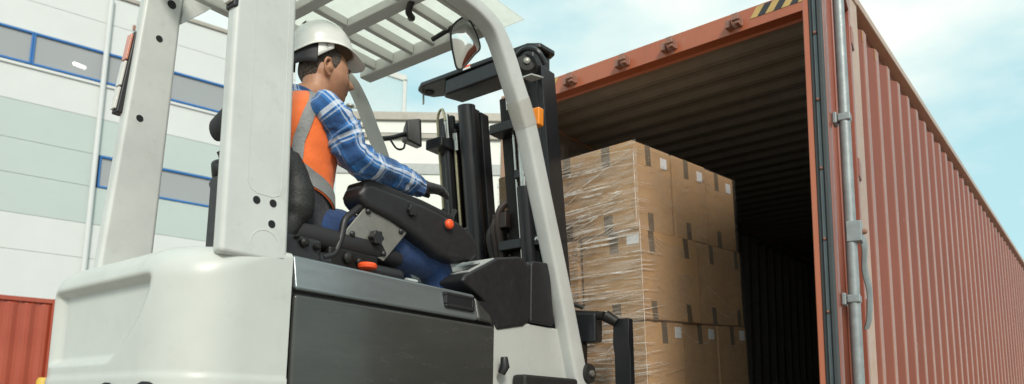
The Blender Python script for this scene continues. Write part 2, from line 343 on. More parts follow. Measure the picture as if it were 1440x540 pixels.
def smooth(a, b, x):
    t = max(0, min(1, (x - a) / (b - a))); return t * t * (3 - 2 * t)
def bez(pts, k=8):   # Catmull-Rom through pts
    P = [Vector(p) for p in pts]; P = [2 * P[0] - P[1]] + P + [2 * P[-1] - P[-2]]; out = []
    for i in range(1, len(P) - 2):
        for j in range(k):
            t = j / k; a, b_, c, d = P[i - 1], P[i], P[i + 1], P[i + 2]
            out.append(0.5 * ((2 * b_) + (c - a) * t + (2 * a - 5 * b_ + 4 * c - d) * t * t + (3 * b_ - a - 3 * c + d) * t ** 3))
    out.append(P[-2]); return out

# ------------------------------------------------------------------ SETTING: ground
g = MB(); N = 40
def gfn(u, v):
    x = (u - .5); y = (v - .5); k = 3000
    return (math.copysign(abs(2 * x) ** 2.2, x) * k * .5, math.copysign(abs(2 * y) ** 2.2, y) * k * .5, 0)
g.grid(gfn, N, N); struct(g.build('ground', 'concrete'))

def rotz(v, a): return (v[0] * math.cos(a) - v[1] * math.sin(a), v[0] * math.sin(a) + v[1] * math.cos(a), v[2])
# ------------------------------------------------------------------ warehouse
A_B = R(90 - 52.4)
wh = empty('warehouse', rotz((0, 24, 0), A_B), (0, 0, A_B))
tag(wh, 'pale white and grey-green panelled warehouse with blue-framed window bands behind the forklift', 'building')
XL, XR = -12.0, 8.6
PIPE = 2.70
# wall panels: bands (z0, z1, material); windows cut the panels where they run
def panel(x0, x1, z0, z1, mat):
    MB().box(x0 + .003, x1 - .003, 0, .12, z0 + .004, z1 - .004).build('wall_panel', mat, wh, bevel=.006, seg=1)
bays = [(XL, -5.0), (-5.0, PIPE), (PIPE, XR)]
bands = [(0, 1.6, 'wall_white'), (1.6, 3.2, 'wall_white'), (3.2, 4.87, 'wall_white'), (4.87, 5.9, 'wall_white'), (5.9, 7.03, 'wall_green'),
         (7.03, 8.03, 'wall_green'), (8.03, 9.15, 'wall_green'), (9.15, 10.28, 'wall_white'), (11.28, 12.2, 'wall_white'), (12.2, 13.1, 'wall_white')]
for z0, z1, mt in bands:
    for a, b_ in bays:
        mt2 = mt
        if a == PIPE and (z0, z1) == (8.03, 9.15): mt2 = 'wall_green'
        if (z0, z1) == (7.03, 8.03) and a == PIPE:
            panel(6.25, XR, z0, z1, mt2)
        else:
            panel(a, b_, z0, z1, mt2)
MB().box(XL, XR, .16, .2, 0, 7.0).box(XL, XR, .16, .2, 8.05, 10.25).box(XL, XR, .16, .2, 11.3, 13.1).build('wall_core', 'wall_white', wh)
MB().box(XL, XR, 2.9, 3.0, 6.6, 13.1).box(XL, XR, .2, 2.9, 9.95, 10.05).box(XL, XR, .2, 2.9, 12.0, 12.1).box(XL, XR, .2, 2.9, 6.8, 6.9).box(XL, XR, .2, 2.9, 9.0, 9.1).build('interior_room', 'room_wall', wh)
MB().box(XR - .1, XR, .2, 12, 0, 13.1).build('end_wall', 'wall_white', wh)
MB().box(XL, XR + .05, -.06, 12, 13.1, 13.24).build('roof_edge', 'trailer_rail', wh, bevel=.02)
def win_band(x0, x1, z0, z1, mull):
    edges = [x0] + mull + [x1]
    for a, b_ in zip(edges[:-1], edges[1:]):
        w = MB(); t = .055
        w.box(a + .004, b_ - .004, -.03, .1, z0, z0 + t).box(a + .004, b_ - .004, -.03, .1, z1 - t, z1)
        w.box(a + .004, a + .05, -.028, .1, z0 + t, z1 - t).box(b_ - .05, b_ - .004, -.028, .1, z0 + t, z1 - t)
        o = w.build('window', 'frame_blue', wh, bevel=.008, seg=1)
        MB().box(a + .05, b_ - .05, .03, .045, z0 + t, z1 - t).build('pane', 'window_glass', o)
win_band(-11.97, XR - .02, 10.29, 11.27, [0.87 + 1.83 * k for k in range(-6, 4)])
win_band(2.82, 6.24, 7.04, 8.02, [4.4])
MB().tube([(PIPE, -.10, 13.0), (PIPE, -.10, .1)], .075, 12).build('downpipe', 'wall_white', wh)
MB().box(XL, XR, -.05, 0, 10.17, 10.22).build('drip_sill', 'wall_white', wh)
for xx in (1.9,):
    MB().tube([(xx + .1, 1.0, 11.08), (xx + .42, 1.5, 11.25)], .06, 8).build('tube_light', 'tube_light', wh)
for xx in (-4.6, -.9, 1.35, 3.9, 5.4): MB().box(xx, xx + .16, .7, .86, 6.9, 9.0).box(xx, xx + .16, .7, .86, 10.05, 12.0).build('inner_column', 'wall_white', wh)
MB().box(3.35, 3.62, -.04, 0, 12.25, 12.40).build('wall_vent', 'cam_rust', wh)

# ------------------------------------------------------------------ corrugated sheets
def corr_profile(length, pitch=.278, depth=.036, start=0.0):
    pts = []; x = start
    a, s_ = pitch * .22, pitch * .28
    while x < length:
        for dx, d in ((0, 0), (a, 0), (a + s_, depth), (a * 2 + s_, depth)):
            if x + dx <= length: pts.append((x + dx, d))
        x += pitch
    pts.append((length, 0)); return pts

# red container standing at the foot of the warehouse
yc = empty('shipping_container', rotz((-6.5, 16.3, 0), A_B), (0, 0, A_B))
tag(yc, 'scratched dark red container in front of the white warehouse', 'container')
m_ = MB(); pr = corr_profile(8.0 - .12, start=.12)
for (x, d), (x2, d2) in zip(pr[:-1], pr[1:]):
    m_.add([(x, .04 - d, .14), (x2, .04 - d2, .14), (x2, .04 - d2, 2.46), (x, .04 - d, 2.46)], [(0, 1, 2, 3)])
    m_.add([(x, .04 - d, 2.46), (x2, .04 - d2, 2.46), (x2, .04, 2.50), (x, .04, 2.50)], [(0, 1, 2, 3)])
m_.build('side_wall', 'yard_red', yc, sharp=20)
MB().box(.12, 7.88, -.01, .06, 2.50, 2.585).build('top_rail', 'yard_red', yc, bevel=.006)
MB().box(.12, 7.88, -.01, .06, 0.02, 0.14).build('bottom_rail', 'yard_red', yc, bevel=.006)
for x in (0, 7.88): MB().box(x, x + .12, -.012, 2.44, 0.0, 2.59).build('corner_post', 'yard_red', yc, bevel=.01)
MB().box(.12, 7.88, .06, 2.43, 2.53, 2.57).build('roof', 'yard_red', yc)
MB().box(.12, 7.88, 2.36, 2.44, .02, 2.53).build('back_wall', 'yard_red', yc)
# yellow marker post beside it
yb = MB().tube([(0, 0, 0), (0, 0, .98), (0, 0, 1.04)], [.11, .11, .08], 14).build('bollard', 'yellow_paint')
yb.location = rotz((1.28, 15.2, 0), A_B); tag(yb, 'yellow bollard in front of the dark red container', 'bollard')
MB().lathe([(.112, .0), (.112, .14)], (0, 0, .62), (0, 0, 1), 14).build('black_band', 'hazard_black', yb)

# ------------------------------------------------------------------ white truck body behind the mast
D = 7.6
tb = empty('truck_body', (-1.95, D, 0)); tag(tb, 'white box truck body with bolted top rail seen between driver and mast', 'truck')
TW, TH = 2.45, 3.80
MB().box(0, TW, 0, .05, 1.0, 3.56).build('rear_panel', 'trailer_white', tb, bevel=.006)
MB().box(.0, TW, .052, 6.0, 1.0, 3.7).build('box_body', 'trailer_white', tb, bevel=.02)
MB().box(-.02, TW + .02, -.05, .1, 3.70, TH).build('top_rail', 'trailer_rail', tb, bevel=.012)
MB().box(0, TW, -.02, .05, 3.565, 3.70).build('upper_panel', 'trailer_white', tb, bevel=.004)
MB().box(0, TW, -.035, -.001, 3.50, 3.555).build('trim_strip', 'trailer_rail', tb, bevel=.006)
MB().box(0, TW, -.012, -.001, 3.10, 3.22).build('grey_band', 'sticker_grey', tb)
for x in (.28, .88, 1.48, 2.1): MB().lathe([(.026, 0), (.026, .008), (.014, .02)], (x, -.021, 3.63), (0, -1, 0), 12).build('bolt', 'raw_steel', tb)
for x in (1.80, 2.06): MB().box(x, x + .035, -.03, -.002, 1.0, 3.49).build('door_post', 'trailer_white', tb, bevel=.004)
MB().box(-.02, TW + .02, -.04, 6, .85, .995).build('chassis', 'black_steel', tb)
for x in (.12, TW - .40):
    for y in (.5, 4.6):
        w = MB().lathe([(.30, 0), (.45, .02), (.47, .1), (.45, .26), (.30, .28)], (x, y, .47), (1, 0, 0), 24).build('wheel', 'dark_rubber', tb)
tw = MB().lathe([(.04, 0), (.03, .02), (.015, .03), (.015, .06), (.05, .065), (.05, .085), (.02, .1)], (.12, 0.0, TH), (0, 0, 1), 10); tw.box(.05, .2, -.012, .012, TH + .05, TH + .07)
tw.build('roof_clamp', 'raw_steel', tb)
# glass screen behind the truck
gs = empty('glass_screen', (-3.05, 11.2, 0)); tag(gs, 'pale framed glass screen rising above the white truck body', 'screen')
for x in (0.0, 1.2): MB().box(x, x + .06, 0, .06, 0, 5.95 if x else 6.3).build('post', 'guard_paint', gs, bevel=.005)
MB().hexa([(0, 0, 6.32), (1.26, 0, 5.92), (1.26, .06, 5.92), (0, .06, 6.32)], [(0, 0, 6.42), (1.26, 0, 6.02), (1.26, .06, 6.02), (0, .06, 6.42)]).build('top_bar', 'guard_paint', gs)
MB().add([(.06, .02, 0), (1.2, .02, 0), (1.2, .02, 5.92), (.06, .02, 6.28), (.06, .04, 0), (1.2, .04, 0), (1.2, .04, 5.92), (.06, .04, 6.28)],
         [(0, 1, 2, 3), (7, 6, 5, 4), (0, 4, 5, 1), (2, 6, 7, 3), (0, 3, 7, 4), (1, 5, 6, 2)]).build('pane', 'pale_glass', gs)

# ------------------------------------------------------------------ CONTAINER being loaded
A_C = R(90 - 40.3)
ct = empty('shipping_container', (1.7703, 3.5869, 0), (0, 0, A_C))
tag(ct, 'long rusty red container with open doors, ribbed side and dark interior', 'container')
CL, CW, CH = 12.19, 2.44, 2.885
def corr_side(y_in, sgn, name, mat, zt=2.66):
    m = MB(); pr = corr_profile(CL - .16, .271, .046, .175)
    pr = [(.15, 0)] + pr
    for (x, d), (x2, d2) in zip(pr[:-1], pr[1:]):
        y1, y2 = y_in - sgn * d, y_in - sgn * d2
        m.add([(x, y1, .15), (x2, y2, .15), (x2, y2, zt), (x, y1, zt)], [(0, 1, 2, 3)])
        m.add([(x, y1, zt), (x2, y2, zt), (x2, y_in, zt + .016), (x, y_in, zt + .016)], [(0, 1, 2, 3)])
        m.add([(x, y_in, zt + .016), (x2, y_in, zt + .016), (x2, y_in, 2.80), (x, y_in, 2.80)], [(0, 1, 2, 3)])
    return m.build(name, mat, ct, sharp=20, solid=.0)
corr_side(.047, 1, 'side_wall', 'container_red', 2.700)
corr_side(CW - .047, -1, 'side_wall', 'container_inner', 2.700)
MB().box(.15, CL - .15, .0495, .053, .15, 2.79).build('inner_lining', 'container_inner', ct)
for y0, y1 in ((-.012, .062), (CW - .062, CW + .012)):
    MB().box(.16, CL - .16, y0, y1, 2.788, 2.835).build('top_rail', 'post_pale', ct, bevel=.006)
    MB().box(.16, CL - .16, y0, y1, .02, .15).build('bottom_rail', 'container_red', ct, bevel=.006)
# ribbed roof, ribs across
m_ = MB(); pr = corr_profile(CL - .14, .209, .020, .10)
for (x, d), (x2, d2) in zip(pr[:-1], pr[1:]):
    m_.add([(x, .06, 2.795 + d), (x2, .06, 2.795 + d2), (x2, CW - .06, 2.795 + d2), (x, CW - .06, 2.795 + d)], [(0, 1, 2, 3)])
m_.build('roof', 'container_inner', ct, sharp=20)
MB().box(.10, CL, .03, CW - .03, 2.822, 2.84).build('roof_skin', 'container_red', ct)
# front end wall
m_ = MB(); pr = corr_profile(CW - .12, .25, .045, .12)
for (y, d), (y2, d2) in zip(pr[:-1], pr[1:]):
    m_.add([(CL - .09 + d, y, .15), (CL - .09 + d2, y2, .15), (CL - .09 + d2, y2, 2.78), (CL - .09 + d, y, 2.78)], [(0, 1, 2, 3)])
m_.build('end_wall', 'container_inner', ct, sharp=20)
# floor planks
for k in range(9):
    y0 = .075 + k * .2545
    MB().box(.12, CL - .1, y0, y0 + .252, .12, .15).build('floor_plank', 'plywood', ct, bevel=.002, seg=1)
MB().box(.0, .12, .06, CW - .06, .03, .15).build('sill', 'header_orange', ct, bevel=.01)
# header with its dark return behind
MB().prism([(-.012, 2.757), (-.012, 2.885), (.098, 2.885), (.098, 2.752), (.085, 2.748), (.075, 2.762), (.004, 2.762), (.0, 2.757)], 'y', .16, CW - .16).build('header', 'header_orange', ct, bevel=.004)
for y0, y1, s_ in ((-.012, .05, 1), (CW - .05, CW + .012, -1)):
    MB().box(-.01, .15, y0, y1, .118, 2.77).build('corner_post', 'post_pale', ct, bevel=.012)
for y0, y1 in ((.052, .155), (CW - .155, CW - .052)):
    MB().box(.0, .10, y0, y1, .15, 2.77).build('door_jamb', 'door_red', ct, bevel=.008)
for x0 in (-.014, CL - .164):
    for y0 in (-.016, CW - .146):
        for z0 in (0, 2.772):
            c = MB().box(x0, x0 + .178, y0, y0 + .162, z0, z0 + .118).build('corner_casting', 'post_pale', ct, bevel=.012)
            MB().prism([(y0 + .08 + .03 * math.cos(t), z0 + .06 + .045 * math.sin(t)) for t in [i * math.pi / 6 for i in range(12)]], 'x', x0 - .002, x0 + .002).build('slot', 'hole_black', c)
for y in (CL * 0 + 0,): pass
for x in (CL - .15,):
    for y0, y1 in ((-.004, .12), (CW - .12, CW + .004)): MB().box(x, x + .14, y0, y1, .118, 2.772).build('corner_post', 'container_red', ct, bevel=.01)
# cam keepers on the header
for y in (1.80, 1.38, 1.04, .615):
    c = MB().box(-.020, -.012, y - .05, y + .05, 2.785, 2.835)
    c.box(-.075, -.020, y - .045, y - .020, 2.780, 2.838).box(-.060, -.020, y + .012, y + .045, 2.780, 2.832).box(-.085, -.060, y - .05, y - .005, 2.800, 2.842)
    c.build('cam_keeper', 'cam_rust', ct, bevel=.006)
# hazard stripes
def hazard(ya, yb_):
    st = .046; y = ya; k = 0
    while y < yb_ - .01:
        y2 = min(y + st, yb_); sl = .045
        MB().add([(-.0145, y, 2.812), (-.0145, y2, 2.812), (-.0145, min(y2, yb_) - sl, 2.876), (-.0145, y - sl, 2.876),
                  (-.0125, y, 2.812), (-.0125, y2, 2.812), (-.0125, min(y2, yb_) - sl, 2.876), (-.0125, y - sl, 2.876)],
                 [(0, 1, 2, 3), (7, 6, 5, 4), (0, 4, 5, 1), (2, 6, 7, 3), (0, 3, 7, 4), (1, 5, 6, 2)]).build('hazard_stripe', 'hazard_yellow' if k % 2 == 0 else 'hazard_black', ct)
        y = y2; k += 1
hazard(.205, .525); hazard(1.955, 2.27)
for x in (.215, .486):
    MB().box(x + .085, x + .145, .0035, .0055, 2.63, 2.695).build('hazard_patch', 'hazard_yellow', ct)
# right door, swung out past square
PH = R(9.2)
dr = empty('door', (-.012, .028, .0), (0, 0, math.pi + PH)); dr.parent = ct
# door local: x from hinge to free edge, +y = outside face (away from the opening)
DZ0, DZ1, DW = .16, 2.72, 1.165
d_ = MB().box(.03, DW, -.0, .045, DZ0, DZ0 + .12).box(.03, DW, 0, .045, DZ1 - .10, DZ1).box(.03, .10, 0, .045, DZ0 + .12, DZ1 - .10).box(DW - .10, DW, 0, .045, DZ0 + .12, DZ1 - .10)
d_.build('door_frame', 'door_red', dr, bevel=.004)
m_ = MB(); 
pr = [(.10, .006), (.22, .006), (.26, .036), (.42, .036), (.46, .006), (.62, .006), (.66, .036), (.82, .036), (.86, .006), (DW - .10, .006)]
for (x, d), (x2, d2) in zip(pr[:-1], pr[1:]):
    m_.add([(x, d, DZ0 + .12), (x2, d2, DZ0 + .12), (x2, d2, DZ1 - .10), (x, d, DZ1 - .10)], [(0, 1, 2, 3)])
m_.build('door_skin', 'door_red', dr, sharp=20, solid=.003)
MB().box(DW - .06, DW + .022, -.026, -.003, DZ0, DZ1).build('door_lip', 'header_orange', dr, bevel=.004)
gk = MB().prism([(DW + .001, -.0025), (DW + .026, -.0025), (DW + .028, .003), (DW + .012, .006), (DW + .012, .022), (DW + .032, .026), (DW + .032, .036), (DW + .001, .042)], 'z', DZ0, DZ1).build('door_gasket', 'gasket', dr)
MB().box(DW + .0125, DW + .0155, .008, .019, DZ0, DZ1).build('retainer_strip', 'retainer_metal', gk)
for k in range(9): MB().lathe([(.007, 0), (.007, .004), (.003, .008)], (DW + .0155, .0135, .35 + k * .27), (1, 0, 0), 8).build('rivet', 'cam_rust', gk)
for bx_ in (DW - .115,):
    rod = MB().tube([(bx_, .088, DZ0 - .06), (bx_, .088, DZ1 + .08)], .021, 16).build('locking_bar', 'galvanised', dr)
    for z in (.30, .95, 1.66, 2.45):
        MB().box(bx_ - .028, bx_ + .028, .046, .064, z - .024, z + .024).box(bx_ - .024, bx_ + .024, .064, .1115, z - .016, z + .016).build('bar_bracket', 'galvanised', rod, bevel=.006)
    h = MB().prism([(.0, 1.20), (.006, 1.14), (.0, 1.06), (.012, 1.00), (.0, .94), (-.018, .80), (-.034, .805), (-.022, .93), (-.03, 1.0), (-.026, 1.1), (-.032, 1.2)], 'x', bx_ + .006, bx_ + .020) if False else None
    hm = MB()
    hp = bez([(bx_ - .02, .115, 1.205), (bx_ - .05, .128, 1.16), (bx_ - .10, .120, 1.08), (bx_ - .16, .128, 1.00), (bx_ - .20, .118, .90), (bx_ - .215, .105, .86)], 4)
    hm.tube(hp, [.022] * len(hp), 8, ry=[.006] * len(hp), up=(0, 0, 1))
    hm.box(bx_ - .034, bx_ + .024, .074, .128, 1.165, 1.245)
    hd = hm.build('bar_handle', 'galvanised', rod, bevel=.004)
    MB().lathe([(.011, 0), (.011, .01), (.006, .016)], (bx_ - .006, .128, 1.205), (0, 1, 0), 10).build('rivet', 'cam_rust', rod)
for z in (.35, 1.05, 1.78, 2.50):
    MB().box(-.035, .06, .010, .052, z - .05, z + .05).tube([(-.02, .03, z - .065), (-.02, .03, z + .065)], .016, 10).build('hinge', 'door_red', dr, bevel=.006)

# ------------------------------------------------------------------ LOAD: pallet, boxes, film (tilted back with the mast)
TILT = R(4.1)
LO = Vector((0.6272, 3.6064, 1.9512)); A_L = R(90 - 42.6)
LR = Matrix.Rotation(A_L, 3, 'Z') @ Matrix.Rotation(-TILT, 3, 'Y')
def load_at(p): return LO + LR @ Vector(p)
lrot = LR.to_euler()
BH = .48
_bm = {}
def box_mesh(lx, ly):
    k = (lx, ly)
    if k not in _bm:
        bm = bmesh.new(); bmesh.ops.create_cube(bm, size=1)
        for v_ in bm.verts: v_.co = Vector((v_.co.x * (lx - .022) + lx / 2, v_.co.y * (ly - .010) + ly / 2, v_.co.z * (BH - .004) + BH / 2))
        bmesh.ops.bevel(bm, geom=bm.edges[:], offset=.006, segments=2, affect='EDGES')
        bmesh.ops.subdivide_edges(bm, edges=[e for e in bm.edges if e.calc_length() > .2], cuts=3, use_grid_fill=True)
        for v_ in bm.verts:
            d = noise.noise(v_.co * 5) * .002
            for i, s_ in enumerate((lx, ly, BH)):
                pass
        me = bpy.data.meshes.new('cardboard_box'); bm.to_mesh(me); bm.free()
        me.polygons.foreach_set('use_smooth', [True] * len(me.polygons)); me.set_sharp_from_angle(angle=R(30)); me.materials.append(MATS['cardboard'])
        _bm[k] = me
    return _bm[k]
def carton(x, y, row, lx, ly, label, side_tapes=(), front_tapes=(), side_label=None, front_label=None, jitter=0.0):
    z = -(row + 1) * BH
    o = bpy.data.objects.new('cardboard_box', box_mesh(lx, ly)); COL.objects.link(o)
    o.location = load_at((x + random.uniform(-1, 1) * .002, y + jitter, z)); o.rotation_euler = (LR @ Matrix.Rotation(R(random.uniform(-.9, .9)), 3, 'Z')).to_euler()
    tag(o, label, 'box', 'cardboard boxes wrapped on the pallet')
    e = .0012
    y0 = .005; x0 = .011
    for tx, skew in side_tapes:      # tape ends over the top and bottom edge of the right face
        w = .052
        for za, zb in ((BH - .115, BH - .004), (.004, .105)):
            MB().hexa([(tx + skew, y0 - e, za), (tx + w + skew, y0 - e, za), (tx + w + skew, y0 + e, za), (tx + skew, y0 + e, za)],
                      [(tx, y0 - e, zb), (tx + w, y0 - e, zb), (tx + w, y0 + e, zb), (tx, y0 + e, zb)]).build('tape', 'tape_brown', o)
    for ty in front_tapes:
        w = .055
        for za, zb in ((BH - .11, BH - .004), (.004, .10)):
            MB().box(x0 - e, x0 + e, ty, ty + w, za, zb).build('tape', 'tape_brown', o)
    if side_label:
        a, zz = side_label; MB().box(a, a + .062, y0 - e * 1.6, y0 + e * 1.6, zz, zz + .06).build('shipping_label', 'label_paper', o)
    if front_label:
        a, zz = front_label; MB().box(x0 - e * 1.6, x0 + e * 1.6, a, a + .075, zz, zz + .05).build('shipping_label', 'label_paper', o)
    return o
nm = ['nearest the mast', 'in the middle', 'deepest in the container']
for i in range(3):
    carton(i * .4, 0, 0, .4, .6, f'top row cardboard box {nm[i]}' + (' under shiny film' if i == 0 else ''), [(.13, .004)], [.15, .42] if i == 0 else (), (.285, BH - .105), jitter=(.018, .012, .020)[i])
carton(0, .6, 0, .6, .4, 'top row cardboard box hidden behind the mast, near end'); carton(.6, .6, 0, .6, .4, 'top row cardboard box hidden behind the mast, far end')
carton(0, 0, 1, .6, .4, 'middle row cardboard box nearest the mast, label on its streaky filmed end', [(.075, .01), (.43, .014)], [.15], None, (.02, BH - .075), jitter=-.010)
carton(.6, 0, 1, .6, .4, 'middle row cardboard box deeper in the container', [(.16, .008), (.50, .004)], (), None, jitter=-.004)
carton(0, .4, 1, .4, .6, 'middle row cardboard box half hidden by the white guard leg', (), [.12], None)
carton(.4, .4, 1, .4, .6, 'middle row cardboard box hidden in the middle of the stack'); carton(.8, .4, 1, .4, .6, 'middle row cardboard box hidden at the far end')
for i in range(3):
    carton(i * .4, 0, 2, .4, .6, f'bottom row cardboard box {nm[i]}', [(.165, .006)], [.14] if i == 0 else (), (.30, BH - .085), jitter=(-.006, .0, -.004)[i])
carton(0, .6, 2, .6, .4, 'bottom row cardboard box hidden behind the mast, near end'); carton(.6, .6, 2, .6, .4, 'bottom row cardboard box hidden behind the mast, far end')
# pallet
pz = -3 * BH
pl = empty('pallet', load_at((0, 0, pz - .144)), lrot); tag(pl, 'wooden pallet carrying the wrapped boxes', 'pallet')
for k in range(7): MB().box(k * .1835, k * .1835 + .1, 0, 1.0, .122, .144).build('deck_board', 'pallet_wood', pl, bevel=.003, seg=1)
for y in (0, .43, .86):
    MB().box(0, 1.2, y, y + .14, .1, .1215).build('stringer_board', 'pallet_wood', pl, bevel=.003, seg=1)
    for x in (0, .53, 1.055): MB().box(x, x + .145, y, y + .14, .0215, .0995).build('block', 'pallet_wood', pl, bevel=.003, seg=1)
    MB().box(0, 1.2, y, y + .14, 0, .021).build('bottom_board', 'pallet_wood', pl, bevel=.003, seg=1)
# stretch film
fo = empty('stretch_film', load_at((0, 0, pz)), lrot); tag(fo, 'clear shiny stretch film wound round the stack of cardboard boxes', 'film')
HH = 3 * BH
def wob(a, b, s, k): return noise.noise(Vector((a * k, b * k * 3, s))) * .004
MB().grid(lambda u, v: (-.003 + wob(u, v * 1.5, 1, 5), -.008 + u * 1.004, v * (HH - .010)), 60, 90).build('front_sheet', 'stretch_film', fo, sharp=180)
MB().grid(lambda u, v: (-.003 + u * 1.188, -.011 + .018 * smooth(.62, .70, v) + wob(u, v, 2, 5) * .6, v * (HH - .010)), 60, 60).build('side_sheet', 'stretch_film_smooth', fo, sharp=180)
fm = MB(); rnd = random.Random(3)
def fold(p0, p1, w, sag=.0, plane='x'):
    k = 9; pts = []
    for i in range(k):
        t = i / (k - 1); y = p0[0] + (p1[0] - p0[0]) * t; z = p0[1] + (p1[1] - p0[1]) * t - sag * math.sin(math.pi * t) + rnd.uniform(-.002, .002)
        pts.append((-.010, y, z) if plane == 'x' else (y, -.016 + .018 * smooth(.62 * HH, .70 * HH, z), z))
    rs = [max(.0003, w * math.sin(math.pi * (.06 + .88 * i / (k - 1))) * rnd.uniform(.6, 1.2)) for i in range(k)]
    fm.tube(pts, rs, 5, ry=[.0016] * k, up=(0, 0, 1))
for i in range(300):
    z = rnd.uniform(.05, HH - .03); y0 = rnd.uniform(-.0, .55); ln = rnd.uniform(.08, .5)
    sl = rnd.choice([rnd.uniform(-.06, .03), rnd.uniform(-.02, .02), rnd.uniform(-.5, -.15) if z > HH * .66 else rnd.uniform(-.05, .05)])
    fold((y0, z), (y0 + ln, z + sl * ln), rnd.uniform(.0018, .0070) * rnd.choice([.3, .5, .5, 1]), rnd.uniform(0, .008))
for i in range(34):   # loose twisted film low on the stack
    z = rnd.uniform(.12, .42); y0 = rnd.uniform(0, .5); fold((y0, z), (y0 + rnd.uniform(.05, .2), z + rnd.uniform(-.12, .04)), rnd.uniform(.001, .004), 0)
for i in range(46):
    z = rnd.uniform(.05, HH - .03); x0 = rnd.uniform(0, .95); ln = rnd.uniform(.05, .3); fold((x0, z), (x0 + ln, z + rnd.uniform(-.5, .3) * ln), rnd.uniform(.0003, .0009), 0, 'y')
for i in range(15):   # bunched film along the near vertical edge
    z = i * .09 + rnd.uniform(0, .02); dy = .018 * smooth(.62 * HH, .70 * HH, z); fm.tube([(-.008, -.010 + dy, z), (-.010, -.012 + dy, z + .05), (-.008, -.010 + dy, z + .1)], [.001, .0024, .001], 5)
for i in range(46):   # creases that run on round the near corner
    z = rnd.uniform(.06, HH - .05); a = rnd.uniform(.04, .3); b_ = rnd.uniform(.03, .22); s1 = rnd.uniform(-.25, .15); dy = .018 * smooth(.62 * HH, .70 * HH, z)
    fm.tube([(-.010, a, z + s1 * a), (-.010, a * .4, z + s1 * a * .4), (-.010, -.011 + dy, z), (b_ * .5, -.016 + dy, z + s1 * -.4 * b_), (b_, -.016 + dy, z - s1 * .8 * b_)], [w_ * rnd.uniform(.0008, .0026) for w_ in (.4, 1, 1, .6, .2)], 5)
fo_f = fm.build('film_fold', 'film_fold', fo); fo_f['kind'] = 'stuff'

# ------------------------------------------------------------------ FORKLIFT (local: x forward, y left, z up)
A_F = R(90 - 38)
fk = empty('forklift', (-1.1256, 2.569, 0), (0, 0, A_F))
tag(fk, 'white and grey electric forklift carrying wrapped boxes into the open container', 'forklift')
YR, YL = -.55, .46
# counterweight
def cw_per(u):
    rr = .20; segs = [('l', (.0, YR), (-.16, YR)), ('a', (-.16, YR + rr), -90, rr), ('l', (-.36, YR + rr), (-.36, YL - rr)), ('a', (-.16, YL - rr), -180, rr), ('l', (-.16, YL), (.0, YL))]
    ln = [.16, rr * math.pi / 2, YL - YR - 2 * rr, rr * math.pi / 2, .16]; t = u * sum(ln)
    for sg, L_ in zip(segs, ln):
        if t <= L_ + 1e-9:
            k = t / L_
            if sg[0] == 'l':
                a, b_ = sg[1], sg[2]; d = Vector((b_[0] - a[0], b_[1] - a[1])).normalized()
                return (a[0] + (b_[0] - a[0]) * k, a[1] + (b_[1] - a[1]) * k, d.y, -d.x)
            w = R(sg[2] - 90 * k); return (sg[1][0] + math.cos(w) * rr, sg[1][1] + math.sin(w) * rr, math.cos(w), math.sin(w))
        t -= L_
    return (0, YL, 0, 1)
def cw_pt(u, v):
    x, y, nx, ny = cw_per(u)
    if abs(nx) < 1e-6: nx = 0
    out = Vector((nx, ny));
    if out.dot(Vector((x + .1, y + .05))) < 0: out = -out
    rear = smooth(-.02, -.30, x); r = .022 + .085 * rear; zt = 1.0 - .010 * rear
    zb = .12
    if v < .8:
        z = zb + (zt - r - zb) * v / .8; off = 0
    elif v < .93:
        w = (v - .8) / .13 * math.pi / 2; z = zt - r + r * math.sin(w); off = r * (1 - math.cos(w))
    else:
        z = zt; off = r + (v - .93) / .07 * .10
    ox = 0.0
    yb_ = -.385 + (max(0, .9 - z) / .25) ** 2 * .21
    ins = smooth(.897, .878, z) * smooth(.640, .664, z) * smooth(yb_, yb_ + .03, y) * smooth(.315, .275, y)
    ox += .034 * ins * smooth(-.16, -.26, x)
    led = .004 * smooth(.604, .598, z)
    ox -= led
    return (x - out.x * (off + ox), y - out.y * (off + ox), z)
MB().grid(cw_pt, 110, 120).build('counterweight', 'white_paint', fk, sharp=60)
MB().box(-.20, .0, YR + .05, YL - .05, .97, .984).build('counterweight_top', 'white_paint', fk)
for y, x in ((-.19, -.345), (-.41, -.34)):
    MB().lathe([(.032, 0), (.032, .03), (.022, .045)], (x + .0, y, .548), (-1, 0, 0), 18).build('tow_pin_cover', 'hole_black', fk)
# body core and chassis
MB().box(-.05, 1.04, YR + .03, YL - .02, .12, .975).build('body_core', 'black_plastic', fk)
MB().box(-.25, 1.7, YR + .12, YL - .12, .10, .30).build('chassis', 'black_steel', fk)
# battery panel and hood strip
MB().box(.014, 1.012, YR, YR + .028, .16, .872).build('battery_panel', 'panel_grey', fk, bevel=.016, seg=3)
hd = MB().hexa([(.014, YR - .002, .884), (.90, YR - .002, .884), (.90, YL, .884), (.014, YL, .884)], [(.014, YR + .022, 1.0), (.90, YR + .022, .996), (.90, YL, .996), (.014, YL, 1.0)]).build('hood', 'hood_silver', fk, bevel=.012, seg=3)
MB().hexa([(.902, YR - .002, .884), (1.022, YR + .004, .884), (1.022, YL, .884), (.902, YL, .884)], [(.902, YR + .022, .996), (1.002, YR + .03, .925), (1.002, YL, .925), (.902, YL, .996)]).build('hood_nose', 'panel_grey', fk, bevel=.018, seg=3)
hh = MB(); ya, yb_ = YR - .008, YR + .022
hh.box(.700, .872, ya, yb_, .918, .930).box(.700, .872, ya + .004, yb_, .964, .978).box(.700, .716, ya + .002, yb_, .930, .964).box(.856, .872, ya + .002, yb_, .930, .964)
ho = hh.build('hood_handle', 'black_plastic', hd, bevel=.004)
MB().box(.716, .856, YR - .004, YR + .016, .930, .964).build('handle_recess', 'hole_black', hd)
